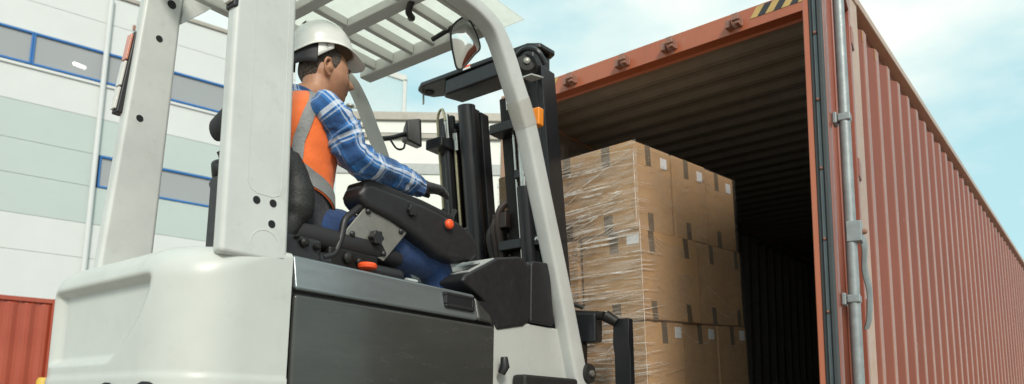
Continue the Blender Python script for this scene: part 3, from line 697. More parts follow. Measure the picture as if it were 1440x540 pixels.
# front side panel, step
MB().hexa([(1.06, YR + .06, .14), (1.84, YR + .06, .14), (1.84, YL - .06, .14), (1.06, YL - .06, .14)], [(1.06, YR + .06, .925), (1.585, YR + .06, .925), (1.585, YL - .06, .925), (1.06, YL - .06, .925)]).build('front_frame', 'white_paint', fk, bevel=.01)
MB().box(1.20, 1.63, YR - .02, YR + .055, .62, .682).build('step', 'dark_rubber', fk, bevel=.015, seg=3)
MB().tube([(1.095, YR + .03, .68), (1.10, YR + .015, .71), (1.10, YR + .02, .75)], [.018, .022, .016], 10).build('release_knob', 'black_plastic', fk)
# dash cowl
ds = MB().prism([(.85, 1.05), (.87, 1.078), (1.08, 1.190), (1.235, 1.224), (1.275, 1.224), (1.325, 1.18), (1.345, .99), (1.32, .93), (1.28, .905), (1.09, .868), (1.05, .93), (.98, .995)], 'y', -.50, .36).build('dash_cowl', 'black_plastic', fk, bevel=.014, seg=3)
MB().prism([(1.325, .93), (1.325, 1.205), (1.345, 1.222), (1.455, 1.232), (1.475, 1.22), (1.50, 1.06), (1.515, .945), (1.505, .93)], 'y', -.505, -.25).build('mast_cover', 'black_plastic', fk, bevel=.014, seg=3)
def onslope(t, h=0.002):   # along the sloped dash face
    x = .875 + (1.075 - .875) * t; z = 1.0808 + (1.187 - 1.0808) * t; return (x - .47 * h, z + .88 * h)
def slope_plate(t0, t1, y0, y1, h0, h1, name, mat):
    a, b_, c, d = onslope(t0, h0), onslope(t1, h0), onslope(t1, h1), onslope(t0, h1)
    return MB().prism([a, b_, c, d], 'y', y0, y1).build(name, mat, ds)
slope_plate(.12, .95, -.492, -.30, .0, .004, 'display_plate', 'sticker_grey'); slope_plate(.22, .62, -.47, -.33, .004, .006, 'display', 'screen_dark')
# overhead guard: pillars, legs, roof
gd = empty('overhead_guard', (0, 0, 0)); gd.parent = fk
def pillar(y0, y1, b0, b1, t0, t1, zb, zt, outer):
    return MB().hexa([(b0, y0, zb), (b1, y0, zb), (b1, y1, zb), (b0, y1, zb)], [(t0, y0, zt), (t1, y0, zt), (t1, y1, zt), (t0, y1, zt)]).build('rear_pillar', 'guard_paint', gd, bevel=.016, seg=3)
pr_ = pillar(YR, YR + .052, -.246, -.018, -.262, -.054, .955, 2.27, -1)
pl_ = pillar(.395, .455, -.195, .005, -.108, .040, .985, 2.27, 1)
def ring(p, name, mat, r, par, loop=True):
    MB().tube(p + ([p[0], p[1]] if loop else []), r, 6, caps=not loop).build(name, mat, par)
yy = YR - .0002
gp = [(-.176, yy, 1.19), (-.165, yy, 1.168), (-.14, yy, 1.158), (-.09, yy, 1.158), (-.066, yy, 1.168), (-.058, yy, 1.19), (-.078, yy, 2.1), (-.198, yy, 2.1)]
ring(gp, 'pressed_edge', 'guard_paint', .0011, pr_)
ring([(-.105 + .05 * math.cos(t), yy, 1.0 + .05 * math.sin(t)) for t in [i * math.pi / 10 for i in range(11)]], 'pressed_arc', 'guard_paint', .0013, pr_, False)
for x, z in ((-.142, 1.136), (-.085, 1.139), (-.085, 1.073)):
    MB().lathe([(.0125, 0), (.0125, .0015)], (x, YR + .0002, z), (0, -1, 0), 14).build('hole_shade', 'hole_black', pr_)  # black discs painted for the shade inside the pillar's holes
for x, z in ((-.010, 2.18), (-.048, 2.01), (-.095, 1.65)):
    MB().lathe([(.0185 if z > 2.1 else .014, 0), (.0185 if z > 2.1 else .014, .002)], (x, .3952, z), (0, -1, 0), 14).build('hole_shade', 'hole_black', pl_)  # hole shade on the left pillar, also painted as black discs
path = [(-.16, 2.285), (.3, 2.29), (.62, 2.285), (.78, 2.275), (.90, 2.262), (1.004, 2.225), (1.085, 2.135), (1.157, 2.02), (1.251, 1.865), (1.374, 1.563), (1.5415, 1.139), (1.7135, .6625), (1.86, .25)]
for yc_, sh in ((-.51, 0), (.42, -.045)):
    p = bez([(x + sh, yc_, z) for x, z in path], 6); k = len(p)
    MB().tube(p, [(.036 + .014 * smooth(.3, .55, i / k) + .012 * smooth(.75, 1, i / k)) * (1 if yc_ < 0 else .72) for i in range(k)], 28, ry=[.040 if yc_ < 0 else .024] * k, sq=5).build('guard_leg', 'guard_paint', gd, sharp=30)
rf = MB().box(.985, 1.06, -.475, .385, 2.245, 2.312).build('front_beam', 'guard_paint', gd, bevel=.008)
for x0, x1 in ((.625, .69), (.40, .455), (-.12, -.04)):
    MB().box(x0, x1, -.475, .385, 2.256, 2.30).build('cross_bar', 'guard_paint', gd, bevel=.006)
for y in (-.44, -.295, -.15, -.005, .14, .27):
    MB().box(.69, .985, y - .0135, y + .0135, 2.258, 2.308).build('roof_bar', 'guard_paint', gd, bevel=.004, seg=1)
for y in (-.30, .06, .30):
    MB().box(.455, .625, y - .016, y + .016, 2.258, 2.30).build('roof_bar', 'guard_paint', gd, bevel=.004, seg=1)
for y in (-.20, .15):
    MB().box(-.04, .40, y - .016, y + .016, 2.258, 2.30).build('roof_bar', 'guard_paint', gd, bevel=.004, seg=1)
MB().box(.02, 1.17, -.56, .45, 2.335, 2.341).build('roof_sheet', 'roof_polycarbonate', gd, bevel=.002, seg=1)
MB().hexa([(.035, .392, 2.12), (.05, .392, 2.245), (.05, .445, 2.245), (.035, .445, 2.12)], [(.04, .392, 2.12), (.16, .392, 2.245), (.16, .445, 2.245), (.04, .445, 2.12)]).build('gusset', 'guard_paint', gd)
# rear lamps
def lamp(y0, y1, b0, t0, zb, zt, w=.034):
    o = MB().hexa([(b0, y0, zb), (b0 + w, y0, zb), (b0 + w, y1, zb), (b0, y1, zb)], [(t0, y0, zt), (t0 + w, y0, zt), (t0 + w, y1, zt), (t0, y1, zt)]).build('rear_lamp', 'black_plastic', fk, bevel=.006)
    def at(k): return b0 + (t0 - b0) * k, zb + (zt - zb) * k
    for k0, k1, mt in ((.04, .30, 'clear_lens'), (.32, .62, 'clear_lens'), (.64, .96, 'red_lens')):
        (xa, za), (xb, zb2) = at(k0), at(k1); e = .010
        MB().hexa([(xa - e, y0 + .006, za), (xa, y0 + .006, za), (xa, y1 - .006, za), (xa - e, y1 - .006, za)], [(xb - e, y0 + .006, zb2), (xb, y0 + .006, zb2), (xb, y1 - .006, zb2), (xb - e, y1 - .006, zb2)]).build('lens', mt, o, bevel=.003)
lamp(.425, .475, -.172, -.130, 1.66, 2.02); lamp(-.548, -.50, -.262, -.268, 1.715, 2.06)
# mast, tilted back
TL = R(8.3)
def mx_(z): return 1.60 + (2.40 - z) * math.tan(TL)
mast = empty('mast', (0, 0, 0)); mast.parent = fk
def chan(y0, y1, z0, z1, xo, depth, name='mast_rail', mat='black_steel', bev=.006):
    return MB().hexa([(mx_(z0) + xo, y0, z0), (mx_(z0) + xo + depth, y0, z0), (mx_(z0) + xo + depth, y1, z0), (mx_(z0) + xo, y1, z0)],
                     [(mx_(z1) + xo, y0, z1), (mx_(z1) + xo + depth, y0, z1), (mx_(z1) + xo + depth, y1, z1), (mx_(z1) + xo, y1, z1)]).build(name, mat, mast, bevel=bev)
def mtube(y, z0, z1, xo, r, name, mat, n=12):
    return MB().tube([(mx_(z0) + xo, y, z0), (mx_(z1) + xo, y, z1)], r, n).build(name, mat, mast)
chan(-.345, -.310, .14, 2.36, .0, .13); chan(-.310, -.23, .14, 2.36, .10, .03); chan(-.310, -.24, .14, 2.36, .0, .03)
chan(.385, .425, .14, 2.25, .0, .13); chan(.29, .385, .14, 2.25, .10, .03); chan(.31, .385, .14, 2.25, .0, .03)
chan(.20, .285, .2, 2.29, .06, .07, 'inner_rail'); chan(-.225, -.17, .2, 2.33, .05, .075, 'inner_rail')
chan(.285, .33, .3, 2.16, -.01, .06, 'hose_guide', 'dark_grease'); chan(-.10, -.03, .3, 2.26, .02, .05, 'hose_guide', 'dark_grease'); chan(.03, .15, .3, 1.62, .06, .05, 'hose_guide', 'dark_grease'); chan(.13, .15, .3, 2.24, .05, .07, 'inner_rail')
# top crossbeam with rounded end plate
zt_ = 2.395; xb = mx_(2.40)
poly = [(xb - .06, -.30), (xb - .02, -.36), (xb + .10, -.37), (xb + .12, -.33), (xb + .12, .46), (xb + .09, .535), (xb + .03, .565), (xb - .03, .55), (xb - .065, .49)]
tp = MB().prism(poly, 'z', zt_ + .045, zt_ + .075).build('top_plate', 'black_steel', mast, bevel=.008)
MB().prism([(xb - .06, -.25), (xb - .045, -.33), (xb + .1, -.34), (xb + .1, .30), (xb - .02, .34), (xb - .05, .30)], 'z', zt_ - .05, zt_ + .0445).build('top_beam', 'black_steel', mast, bevel=.012)
MB().lathe([(.030, 0), (.030, .003)], (xb + .02, .50, zt_ + .0445), (0, 0, -1), 16).build('plate_hole', 'hole_black', tp)
MB().box(xb - .0635, xb - .0615, .10, .155, zt_ + .05, zt_ + .072).build('warning_sticker', 'sticker_white', tp); MB().box(xb - .0645, xb - .0617, .10, .155, zt_ + .062, zt_ + .0725).build('sticker_band', 'orange_plastic', tp)
MB().tube([(xb, .535, zt_ + .05), (xb + .005, .535, zt_ + .0), (xb, .53, zt_ - .03)], .006, 6).build('chain_end', 'raw_steel', mast)
# hose reel on the right top corner
rl = MB().lathe([(.02, -.03), (.055, -.028), (.062, -.01), (.062, .03), (.05, .045), (.045, .06), (.02, .065)], (xb - .05, -.29, 2.335), (-.75, -.6, 0), 22).build('hose_pulley', 'dark_rubber', mast)
MB().lathe([(.018, 0), (.018, .012), (.008, .018)], (xb - .098, -.328, 2.338), (-.75, -.6, 0), 14).build('pulley_hub', 'raw_steel', rl)
MB().tube(bez([(xb - .09, -.25, 2.40), (xb - .11, -.33, 2.405), (xb - .10, -.40, 2.37), (xb - .06, -.42, 2.31)], 5), .014, 8).build('pulley_guard', 'black_steel', mast)
MB().hexa([(xb - .10, -.30, 2.255), (xb - .02, -.30, 2.262), (xb - .02, -.38, 2.262), (xb - .10, -.36, 2.255)], [(xb - .10, -.30, 2.262), (xb - .02, -.30, 2.27), (xb - .02, -.38, 2.27), (xb - .10, -.36, 2.262)]).build('pulley_bracket', 'sticker_grey', mast)
# cylinders, rods, chains, hoses
mtube(-.205, .5, 1.72, -.045, .040, 'lift_cylinder', 'black_steel', 18); mtube(-.205, 1.72, 2.30, -.045, .020, 'cylinder_rod', 'chrome')
mtube(.335, .5, 2.18, -.035, .020, 'lift_cylinder', 'black_steel', 14)
cv = mtube(.195, .5, 2.27, .0, .052, 'lift_cylinder', 'black_steel', 18)
mtube(-.135, .6, 2.22, -.01, .010, 'cylinder_rod', 'chrome'); mtube(.285, .7, 2.02, -.02, .010, 'cylinder_rod', 'brass')
mtube(.27, 2.02, 2.12, -.025, .019, 'pipe_fitting', 'chrome'); mtube(.325, 2.10, 2.24, -.035, .018, 'pipe_fitting', 'chrome'); mtube(-.125, 2.16, 2.25, -.02, .016, 'pipe_fitting', 'chrome')
MB().tube(bez([(mx_(1.0) - .05, .385, 1.0), (mx_(1.6) - .05, .385, 1.6), (mx_(2.1) - .05, .385, 2.1), (mx_(2.22) - .055, .375, 2.235), (mx_(2.26) - .05, .34, 2.27), (mx_(2.2) - .05, .32, 2.2)], 6), .008, 8).build('steel_pipe', 'brass', mast)
MB().box(mx_(2.05) - .12, mx_(2.05), .30, .43, 2.03, 2.09).build('rail_bracket', 'black_steel', mast, bevel=.006)
MB().box(mx_(2.05) - .08, mx_(2.05) + .02, -.20, -.02, 2.03, 2.085).build('rail_bracket', 'black_steel', mast, bevel=.006)
MB().box(mx_(1.42) - .05, mx_(1.42) + .06, -.30, .0, 1.40, 1.455).build('cylinder_clamp', 'black_steel', mast, bevel=.006)
MB().lathe([(.013, 0), (.013, .012), (.006, .016)], (mx_(1.42) - .05, -.27, 1.43), (-1, -.3, 0), 10).build('clamp_bolt', 'chrome', mast)
MB().box(mx_(1.80) - .055, mx_(1.80) + .05, -.27, -.15, 1.77, 1.82).build('cylinder_clamp', 'black_steel', mast, bevel=.006)
for yk, zz in ((.05, 1.50), (.02, 1.55), (-.01, 1.6)):
    x0 = mx_(1.3)
    MB().tube(bez([(x0 + .02, yk, 1.0), (x0 - .02, yk, 1.3), (x0 - .06, yk + .02, zz), (x0 - .0, yk - .02, zz + .08), (x0 + .05, yk - .05, zz - .05), (x0 + .05, yk - .05, 1.1)], 6), .019, 8).build('hydraulic_hose', 'hose_brown' if yk < .04 else 'dark_rubber', mast)
MB().box(mx_(1.55) - .03, mx_(1.55) + .03, -.05, .05, 1.53, 1.62).build('hose_clamp', 'hose_brown', mast, bevel=.008)
lc = MB()
for yk in (.12, -.015):
    for k in range(22):
        z = .95 + k * .026; wq = .016 if k % 2 else .011
        lc.box(mx_(z) + .045, mx_(z) + .055, yk - wq, yk + wq, z, z + .022)
ch = lc.build('lift_chain', 'raw_steel', mast); ch['kind'] = 'stuff'
for z in (.35, 1.15): chan(-.309, .384, z, z + .10, .095, .03, 'cross_member')
# carriage and forks
ca = empty('fork_carriage', (0, 0, 0)); ca.parent = fk
def cx(z): return mx_(z) + .133
for z in (.55, .95): MB().hexa([(cx(z), -.50, z), (cx(z) + .035, -.50, z), (cx(z) + .035, .42, z), (cx(z), .42, z)], [(cx(z + .11), -.50, z + .11), (cx(z + .11) + .035, -.50, z + .11), (cx(z + .11) + .035, .42, z + .11), (cx(z + .11), .42, z + .11)]).build('carriage_bar', 'black_steel', ca, bevel=.008)
MB().hexa([(1.73, -.605, .868), (1.80, -.605, .872), (1.82, -.42, .868), (1.73, -.42, .868)], [(1.725, -.605, 1.012), (1.80, -.605, 1.016), (1.82, -.42, 1.03), (1.725, -.42, 1.03)]).build('side_shifter', 'black_steel', ca, bevel=.010)
MB().tube([(1.755, -.64, 1.000), (1.755, -.42, 1.025)], .022, 12).build('shifter_cylinder', 'dark_grease', ca)
MB().tube([(1.76, -.645, 1.0), (1.775, -.70, .965)], [.03, .024], 10).build('shifter_link', 'dark_grease', ca)
MB().tube(bez([(1.74, -.44, 1.05), (1.73, -.48, 1.065), (1.75, -.52, 1.05)], 4), .012, 8).build('hose_stub', 'dark_rubber', ca)
for y in (-.765, .12):
    MB().prism([(1.780, .985), (1.822, .985), (1.828, .90), (1.850, .46), (1.90, .405), (3.0, .40 + 1.1 * math.tan(TILT)), (3.0, .385 + 1.1 * math.tan(TILT)), (1.87, .350), (1.805, .40), (1.792, .80), (1.775, .86), (1.778, .95)], 'y', y, y + .09).build('fork', 'black_steel', ca, bevel=.006)
MB().box(1.72, 1.78, -.53, -.49, .35, .87).build('carriage_side_plate', 'dark_grease', ca, bevel=.008)
rl_ = MB().lathe([(.02, -.0), (.048, 0), (.052, .012), (.048, .03), (.02, .032)], (1.75, -.535, .715), (0, -1, 0), 20).build('carriage_roller', 'dark_rubber', ca)
MB().lathe([(.016, 0), (.016, .012), (.006, .016)], (1.75, -.567, .715), (0, -1, 0), 12).build('roller_hub', 'raw_steel', rl_)
# front lamp, work light, mirror, hook on the guard
MB().box(1.302, 1.345, -.555, -.475, 1.87, 1.96).build('front_indicator', 'amber_lens', fk, bevel=.008)
MB().tube([(1.258, -.51, 1.852), (1.213, -.51, 1.928), (1.193, -.51, 1.960)], [.0535, .0535, .0535], 28, caps=False, ry=[.0435] * 3, up=(1, 0, 0), sq=5).build('indicator_sleeve', 'clear_tape', fk, sharp=30)
wk = MB().hexa([(1.36, .40, 2.03), (1.44, .36, 2.0), (1.50, .46, 2.03), (1.40, .50, 2.05)], [(1.36, .42, 2.16), (1.43, .37, 2.18), (1.51, .45, 2.15), (1.42, .50, 2.15)]).build('work_light', 'black_plastic', fk, bevel=.014, seg=3)
MB().tube(bez([(1.20, .42, 1.99), (1.27, .42, 2.02), (1.34, .43, 2.06), (1.40, .44, 2.09)], 4), .014, 8).build('light_bracket', 'black_plastic', wk)
MB().tube(bez([(1.22, .40, 2.0), (1.27, .39, 1.95), (1.33, .40, 1.97), (1.36, .42, 2.02)], 5), .006, 6).build('cable', 'black_plastic', wk)
MB().box(1.245, 1.29, .37, .43, 1.77, 1.85).build('front_indicator', 'amber_lens', fk, bevel=.008)
mr_ = empty('rear_view_mirror', (0, 0, 0)); mr_.parent = fk
mc = Vector((.93, -.405, 2.160)); mn = Vector((-.50, -.84, -.22)).normalized(); mu = (Vector((0, 0, 1)) - mn * mn.z).normalized(); ms = mu.cross(mn)
out_ = [(-.01, .115), (.03, .075), (.068, .0), (.045, -.04), (-.015, -.115), (-.045, -.06), (-.065, .02), (-.055, .07)]
pts2 = bez([Vector((a, b_, 0)) for a, b_ in out_ + [out_[0]]], 5)[:-1]
m_ = MB(); cps = []
for rk in range(7):
    s_ = 1 - rk / 6.0
    for p in pts2:
        a, b_ = p.x * s_, p.y * s_; hgt = .022 * (1 - s_ * s_); cps.append(mc + ms * a + mu * b_ + mn * (.012 + hgt))
kk = len(pts2); m_.add(cps, [(i * kk + j, i * kk + (j + 1) % kk, (i + 1) * kk + (j + 1) % kk, (i + 1) * kk + j) for i in range(5) for j in range(kk)] + [tuple(5 * kk + j for j in range(kk))])
m_.build('mirror_glass', 'mirror_glass', mr_, sharp=180)
m_ = MB(); rim = [mc + ms * p.x * 1.04 + mu * p.y * 1.04 + mn * .008 for p in pts2]; m_.tube(rim + rim[:2], .0055, 8, caps=False)
bk = [mc + ms * p.x * s_ + mu * p.y * s_ - mn * (.03 * (1 - s_ * s_)) for s_ in (1.04, .6, .2) for p in pts2]
m_.add(bk, [(i * kk + j, i * kk + (j + 1) % kk, (i + 1) * kk + (j + 1) % kk, (i + 1) * kk + j) for i in range(2) for j in range(kk)] + [tuple(2 * kk + j for j in range(kk))])
m_.build('mirror_shell', 'black_plastic', mr_, sharp=60)
MB().tube(bez([mc - mn * .02 + ms * .02, mc - mn * .06 + ms * .05 + mu * .05, mc - mn * .05 + ms * .03 + mu * .135, Vector((.93, -.30, 2.262)), Vector((.92, -.21, 2.240))], 6), .011, 8).build('mirror_arm', 'black_plastic', mr_)
MB().tube(bez([(.66, -.34, 2.262), (.68, -.30, 2.235), (.72, -.28, 2.232), (.74, -.25, 2.25)], 5), .015, 8).build('coat_hook', 'black_plastic', gd)
# seat
st = empty('seat', (0, 0, 0)); st.parent = fk
SY = -.19
MB().box(.02, .60, SY - .25, SY + .25, 1.0, 1.06).build('seat_base', 'black_plastic', st, bevel=.03, seg=3)
MB().tube([(.05, SY, 1.105), (.12, SY, 1.11), (.45, SY, 1.112), (.60, SY, 1.105)], [.04, .05, .05, .035], 24, ry=[.22, .25, .25, .22], sq=4).build('cushion', 'seat_black', st, sharp=60)
MB().tube(bez([(.085, SY, 1.09), (.07, SY, 1.25), (.05, SY, 1.42), (.03, SY, 1.47)], 6), [.055] * 6 + [.05] * 6 + [.04] * 6 + [.02], 28, ry=[.21] * 6 + [.215] * 6 + [.19] * 6 + [.13], up=(1, 0, 0), sq=3).build('backrest', 'seat_black', st, sharp=60)
for s_ in (-1, 1):
    MB().tube(bez([(.06, SY + s_ * .205, 1.09), (.10, SY + s_ * .215, 1.18), (.095, SY + s_ * .21, 1.28), (.05, SY + s_ * .19, 1.37), (.02, SY + s_ * .15, 1.41)], 5), [.04] * 5 + [.058] * 5 + [.052] * 5 + [.036] * 5 + [.015], 18, up=(1, 0, 0)).build('side_bolster', 'mesh_fabric', st, sharp=80)
MB().tube([(-.035, SY - .10, 1.505), (-.035, SY, 1.52), (-.035, SY + .10, 1.505)], [.045, .06, .045], 18, ry=[.03, .045, .03]).build('headrest', 'seat_black', st, sharp=80)
MB().box(.005, .035, SY - .2, SY + .2, 1.02, 1.36).build('seat_back_shell', 'black_plastic', st, bevel=.02)
# armrest console
ar = empty('armrest_console', (0, 0, 0)); ar.parent = fk
MB().prism([(.338, 1.30), (.350, 1.338), (.385, 1.352), (.66, 1.338), (.88, 1.312), (.975, 1.272), (1.012, 1.235), (1.008, 1.19), (.96, 1.158), (.86, 1.135), (.76, 1.145), (.62, 1.200), (.50, 1.235), (.37, 1.258), (.345, 1.272)], 'y', -.455, -.335).build('armrest_body', 'black_plastic', ar, bevel=.026, seg=4)
MB().prism([(.352, 1.325), (.362, 1.358), (.40, 1.368), (.66, 1.356), (.84, 1.336), (.85, 1.305), (.66, 1.320), (.385, 1.335)], 'y', -.450, -.340).build('arm_pad', 'seat_black', ar, bevel=.011, seg=3)
bt = MB().lathe([(.026, -.004), (.026, .004), (.022, .006)], (.80, -.456, 1.283), (0, -1, 0), 20).build('button_base', 'black_plastic', ar)
MB().lathe([(.021, 0), (.021, .010), (.017, .016), (.008, .019)], (.80, -.461, 1.283), (0, -1, 0), 20).build('stop_button', 'orange_plastic', ar)
def star(o, r, h, name, par):
    m = MB(); pts = [((r * (1 + .12 * math.cos(6 * t))) * math.cos(t), (r * (1 + .12 * math.cos(6 * t))) * math.sin(t)) for t in [i * math.pi / 18 for i in range(36)]]
    m.prism([(o[0] + a, o[2] + b_) for a, b_ in pts], 'y', o[1] - h, o[1]); return m.build(name, 'black_plastic', par, bevel=.003)
star((.589, -.455, 1.292), .022, .016, 'adjust_knob', ar)
MB().tube([(.955, -.40, 1.255), (.962, -.40, 1.30), (.985, -.40, 1.315)], [.010, .012, .006], 8).build('lever', 'black_plastic', ar)
for x, yk in ((.905, -.38), (.87, -.35)): MB().tube([(x, yk, 1.30), (x + .01, yk, 1.36), (x + .02, yk, 1.385)], [.006, .007, .013], 8).build('lever', 'black_plastic', ar)
plate = MB().prism([(.39, 1.273), (.605, 1.218), (.482, 1.073), (.276, 1.129)], 'y', -.432, -.422).build('mount_plate', 'raw_steel', ar, bevel=.003)
for x, z in ((.392, 1.245), (.560, 1.205), (.475, 1.10), (.322, 1.145)):
    MB().lathe([(.011, 0), (.011, .008), (.006, .013)], (x, -.432, z), (0, -1, 0), 10).build('plate_bolt', 'black_plastic', plate)
star((.425, -.432, 1.150), .026, .030, 'clamp_knob', plate)
MB().tube(bez([(.20, -.43, 1.035), (.25, -.43, 1.06), (.275, -.43, 1.12), (.29, -.43, 1.19), (.33, -.425, 1.23), (.37, -.42, 1.265)], 5), .013, 10).build('support_rod', 'black_plastic', ar)
MB().box(.22, .45, -.44, -.37, 1.002, 1.085).build('pivot_block', 'dark_grease', ar, bevel=.012)
MB().box(.01, .17, -.47, -.38, 1.0, 1.085).build('slide_block', 'black_plastic', ar, bevel=.015)
for x, z, r_ in ((.30, 1.05, .022), (.35, 1.045, .015), (.14, 1.055, .012), (.09, 1.06, .016), (.06, 1.075, .008)):
    MB().lathe([(r_, 0), (r_, .012), (r_ * .5, .02)], (x, -.441 if x > .2 else -.471, z), (0, -1, 0), 12).build('pivot_bolt', 'dark_grease', ar)
MB().lathe([(.020, 0), (.034, .004), (.036, .014), (.030, .022), (.012, .026)], (.37, -.47, 1.018), (0, 0, 1), 20).build('release_button', 'orange_plastic', ar)
MB().tube([(.545, -.49, 1.004), (.60, -.49, 1.006)], [.010, .008], 8).build('grey_clip', 'sticker_grey', ar)
# wheels
for x, y, r_ in ((1.52, YR + .05, .29), (1.52, YL - .22, .29), (-.02, YR + .10, .24), (-.02, YL - .24, .24)):
    w = MB().lathe([(r_ * .6, 0), (r_ * .94, .0), (r_, .03), (r_, .14), (r_ * .94, .17), (r_ * .6, .17)], (x, y - .04, r_), (0, 1, 0), 28).build('wheel', 'dark_rubber', fk)
    MB().lathe([(r_ * .58, 0), (r_ * .5, .02), (r_ * .15, .03)], (x, y - .035, r_), (0, -1, 0), 20).build('rim', 'guard_paint', w)

# ------------------------------------------------------------------ PERSON in the seat
pe = empty('person', (-1.1256, 2.569, 0), (0, 0, A_F))
tag(pe, 'forklift driver in white hard hat, orange vest and blue plaid shirt', 'person')
PY = -.19
HC = Vector((.336, PY - .01, 1.832)); HM = Matrix.Rotation(R(-16), 3, 'Z')
def hv(x, y, z): return HC + HM @ Vector((x, y, z))
TOR = [(1.04, .215, .130, .185), (1.12, .215, .130, .185), (1.22, .205, .125, .172), (1.34, .198, .124, .175), (1.46, .200, .130, .190), (1.55, .208, .128, .200), (1.605, .214, .112, .200), (1.645, .222, .092, .165), (1.675, .232, .072, .115), (1.70, .240, .060, .075)]
def tor(z):
    for a, b_ in zip(TOR[:-1], TOR[1:]):
        if z <= b_[0]:
            t = max(0, (z - a[0]) / (b_[0] - a[0])); return [a[i] + (b_[i] - a[i]) * t for i in (1, 2, 3)]
    return list(TOR[-1][1:])
def tor_pt(ang, z, off=0.0):      # ang 0 = front, increasing to the left side
    c, a, b_ = tor(z); co, si = math.cos(ang), math.sin(ang); q = 2 / 2.5
    x = math.copysign(abs(co) ** q, co); y = math.copysign(abs(si) ** q, si)
    return Vector((c + x * (a + off), PY + y * (b_ + off), z))
def tor_patch(ang0, ang1, z0, z1, off, nu, nv, wr=0.0, seed=0, shear=0.0):
    def fn(u, v):
        z = z0 + (z1 - z0) * v; a0 = ang0(z) if callable(ang0) else ang0; a1 = ang1(z) if callable(ang1) else ang1
        an = a0 + (a1 - a0) * u; z += -math.cos(an) * shear * smooth(1.55, 1.36, z); p = tor_pt(an, z, off)
        if wr:
            k = noise.noise(Vector((p.x * 9, p.y * 9, p.z * 14 + seed))) * wr; p += Vector((math.cos(an), math.sin(an), 0)) * k
        return p
    return MB().grid(fn, nu, nv)
def uv_grid(name, fn, nu, nv, uvf, mat, parent, solid=0.0):
    m = MB().grid(fn, nu, nv); me = bpy.data.meshes.new(name); me.from_pydata(m.v, [], m.f)
    me.polygons.foreach_set('use_smooth', [True] * len(me.polygons))
    ul = me.uv_layers.new(name='UVMap')
    for lp in me.loops:
        i = lp.vertex_index; ul.data[lp.index].uv = uvf((i % nu) / (nu - 1), (i // nu) / (nv - 1))
    me.materials.append(MATS[mat]); o = bpy.data.objects.new(name, me); COL.objects.link(o); o.parent = parent
    if solid: md = o.modifiers.new('s', 'SOLIDIFY'); md.thickness = solid; md.offset = 0
    return o
def G(x, s): return math.exp(-(x / s) ** 2)
def head_pt(az, zz, off=0.0):     # az 0 = nose, zz -1..1
    w = math.sqrt(max(0, 1 - zz * zz)); c, s_ = math.cos(az), math.sin(az)
    t = smooth(-.05, -1, zz); ay = .077 * (1 - .30 * t); axf = .096; axb = .100 * (1 - .42 * t)
    q = 2 / 2.2; wq = w ** .82
    x = math.copysign(abs(c) ** q, c) * (axf if c > 0 else axb) * wq; y = math.copysign(abs(s_) ** q, s_) * ay * wq; z = zz * .118
    if c > 0:
        x += .030 * G(y, .013) * (G(z + .022, .017) + .5 * G(z + .002, .018)) + .005 * G(z - .026, .010) * G(y, .05) - .010 * G(abs(y) - .031, .014) * G(z - .008, .012)
        x += .007 * G(z + .058, .010) * G(y, .022) + .011 * G(z + .094, .018) * G(y, .026) + .004 * G(abs(y) - .042, .018) * G(z + .02, .02)
    x += .012 * t
    return hv(x * (1 + off * 10), y * (1 + off * 12), z)
bd = MB()
bd.grid(lambda u, v: head_pt(2 * math.pi * u, -0.99 + 1.98 * v), 48, 48, True, True)
for s_ in (-1, 1):      # ears
    eo = Vector((-.012, s_ * .072, -.004))
    ev = lambda x, y, z: hv(eo.x + x, eo.y + y, eo.z + z)
    bd.tube(bez([ev(.008, s_ * .004, .012), ev(.000, s_ * .014, .032), ev(-.016, s_ * .020, .030), ev(-.024, s_ * .020, .008), ev(-.014, s_ * .012, -.018), ev(.004, s_ * .004, -.030)], 4), [.005] * 3 + [.006] * 14 + [.0065] * 4, 8)
    bd.tube([ev(.008, 0, 0), ev(-.012, s_ * .008, .004)], [.018, .016], 10)
bd.tube([HC + Vector((-.030, 0, -.02)), HC + Vector((-.040, 0, -.09)), (.245, PY, 1.70), (.225, PY, 1.62)], [.058, .057, .062, .09], 20)
bd.grid(lambda u, v: tor_pt(2 * math.pi * u, 1.05 + .63 * v, -.022), 40, 24, True, True); bd.tube([(.21, PY, 1.03), (.21, PY, 1.1), (.215, PY, 1.3), (.22, PY, 1.6)], [.08, .09, .09, .06], 12)
SH, EL, WR = Vector((.192, PY - .190, 1.600)), Vector((.335, -.438, 1.420)), Vector((.690, -.398, 1.420))
bd.tube([(.215, PY - .08, 1.60), SH, SH.lerp(EL, .5), EL, EL.lerp(WR, .35), WR, WR + Vector((.02, .002, .004))], [.045, .044, .042, .040, .038, .026, .026], 14)
SHl, ELl, WRl = Vector((.215, PY + .190, 1.600)), Vector((.36, PY + .26, 1.36)), Vector((.58, PY + .20, 1.255))
bd.tube([(.215, PY + .08, 1.60), SHl, SHl.lerp(ELl, .5), ELl, ELl.lerp(WRl, .35), WRl], [.045, .044, .042, .040, .038, .026], 14)
for s_ in (-1, 1):
    bd.tube([(.21, PY + s_ * .09, 1.12), (.35, PY + s_ * .11, 1.165), (.70, PY + s_ * .12, 1.150), (.86, PY + s_ * .12, 1.13)], [.085, .082, .065, .056], 14)
    bd.tube([(.86, PY + s_ * .12, 1.13), (.95, PY + s_ * .12, .98), (1.02, PY + s_ * .12, .80)], [.055, .05, .04], 14)
    bd.tube([(1.0, PY + s_ * .12, .79), (1.06, PY + s_ * .12, .76), (1.16, PY + s_ * .125, .755)], [.042, .042, .03], 12)
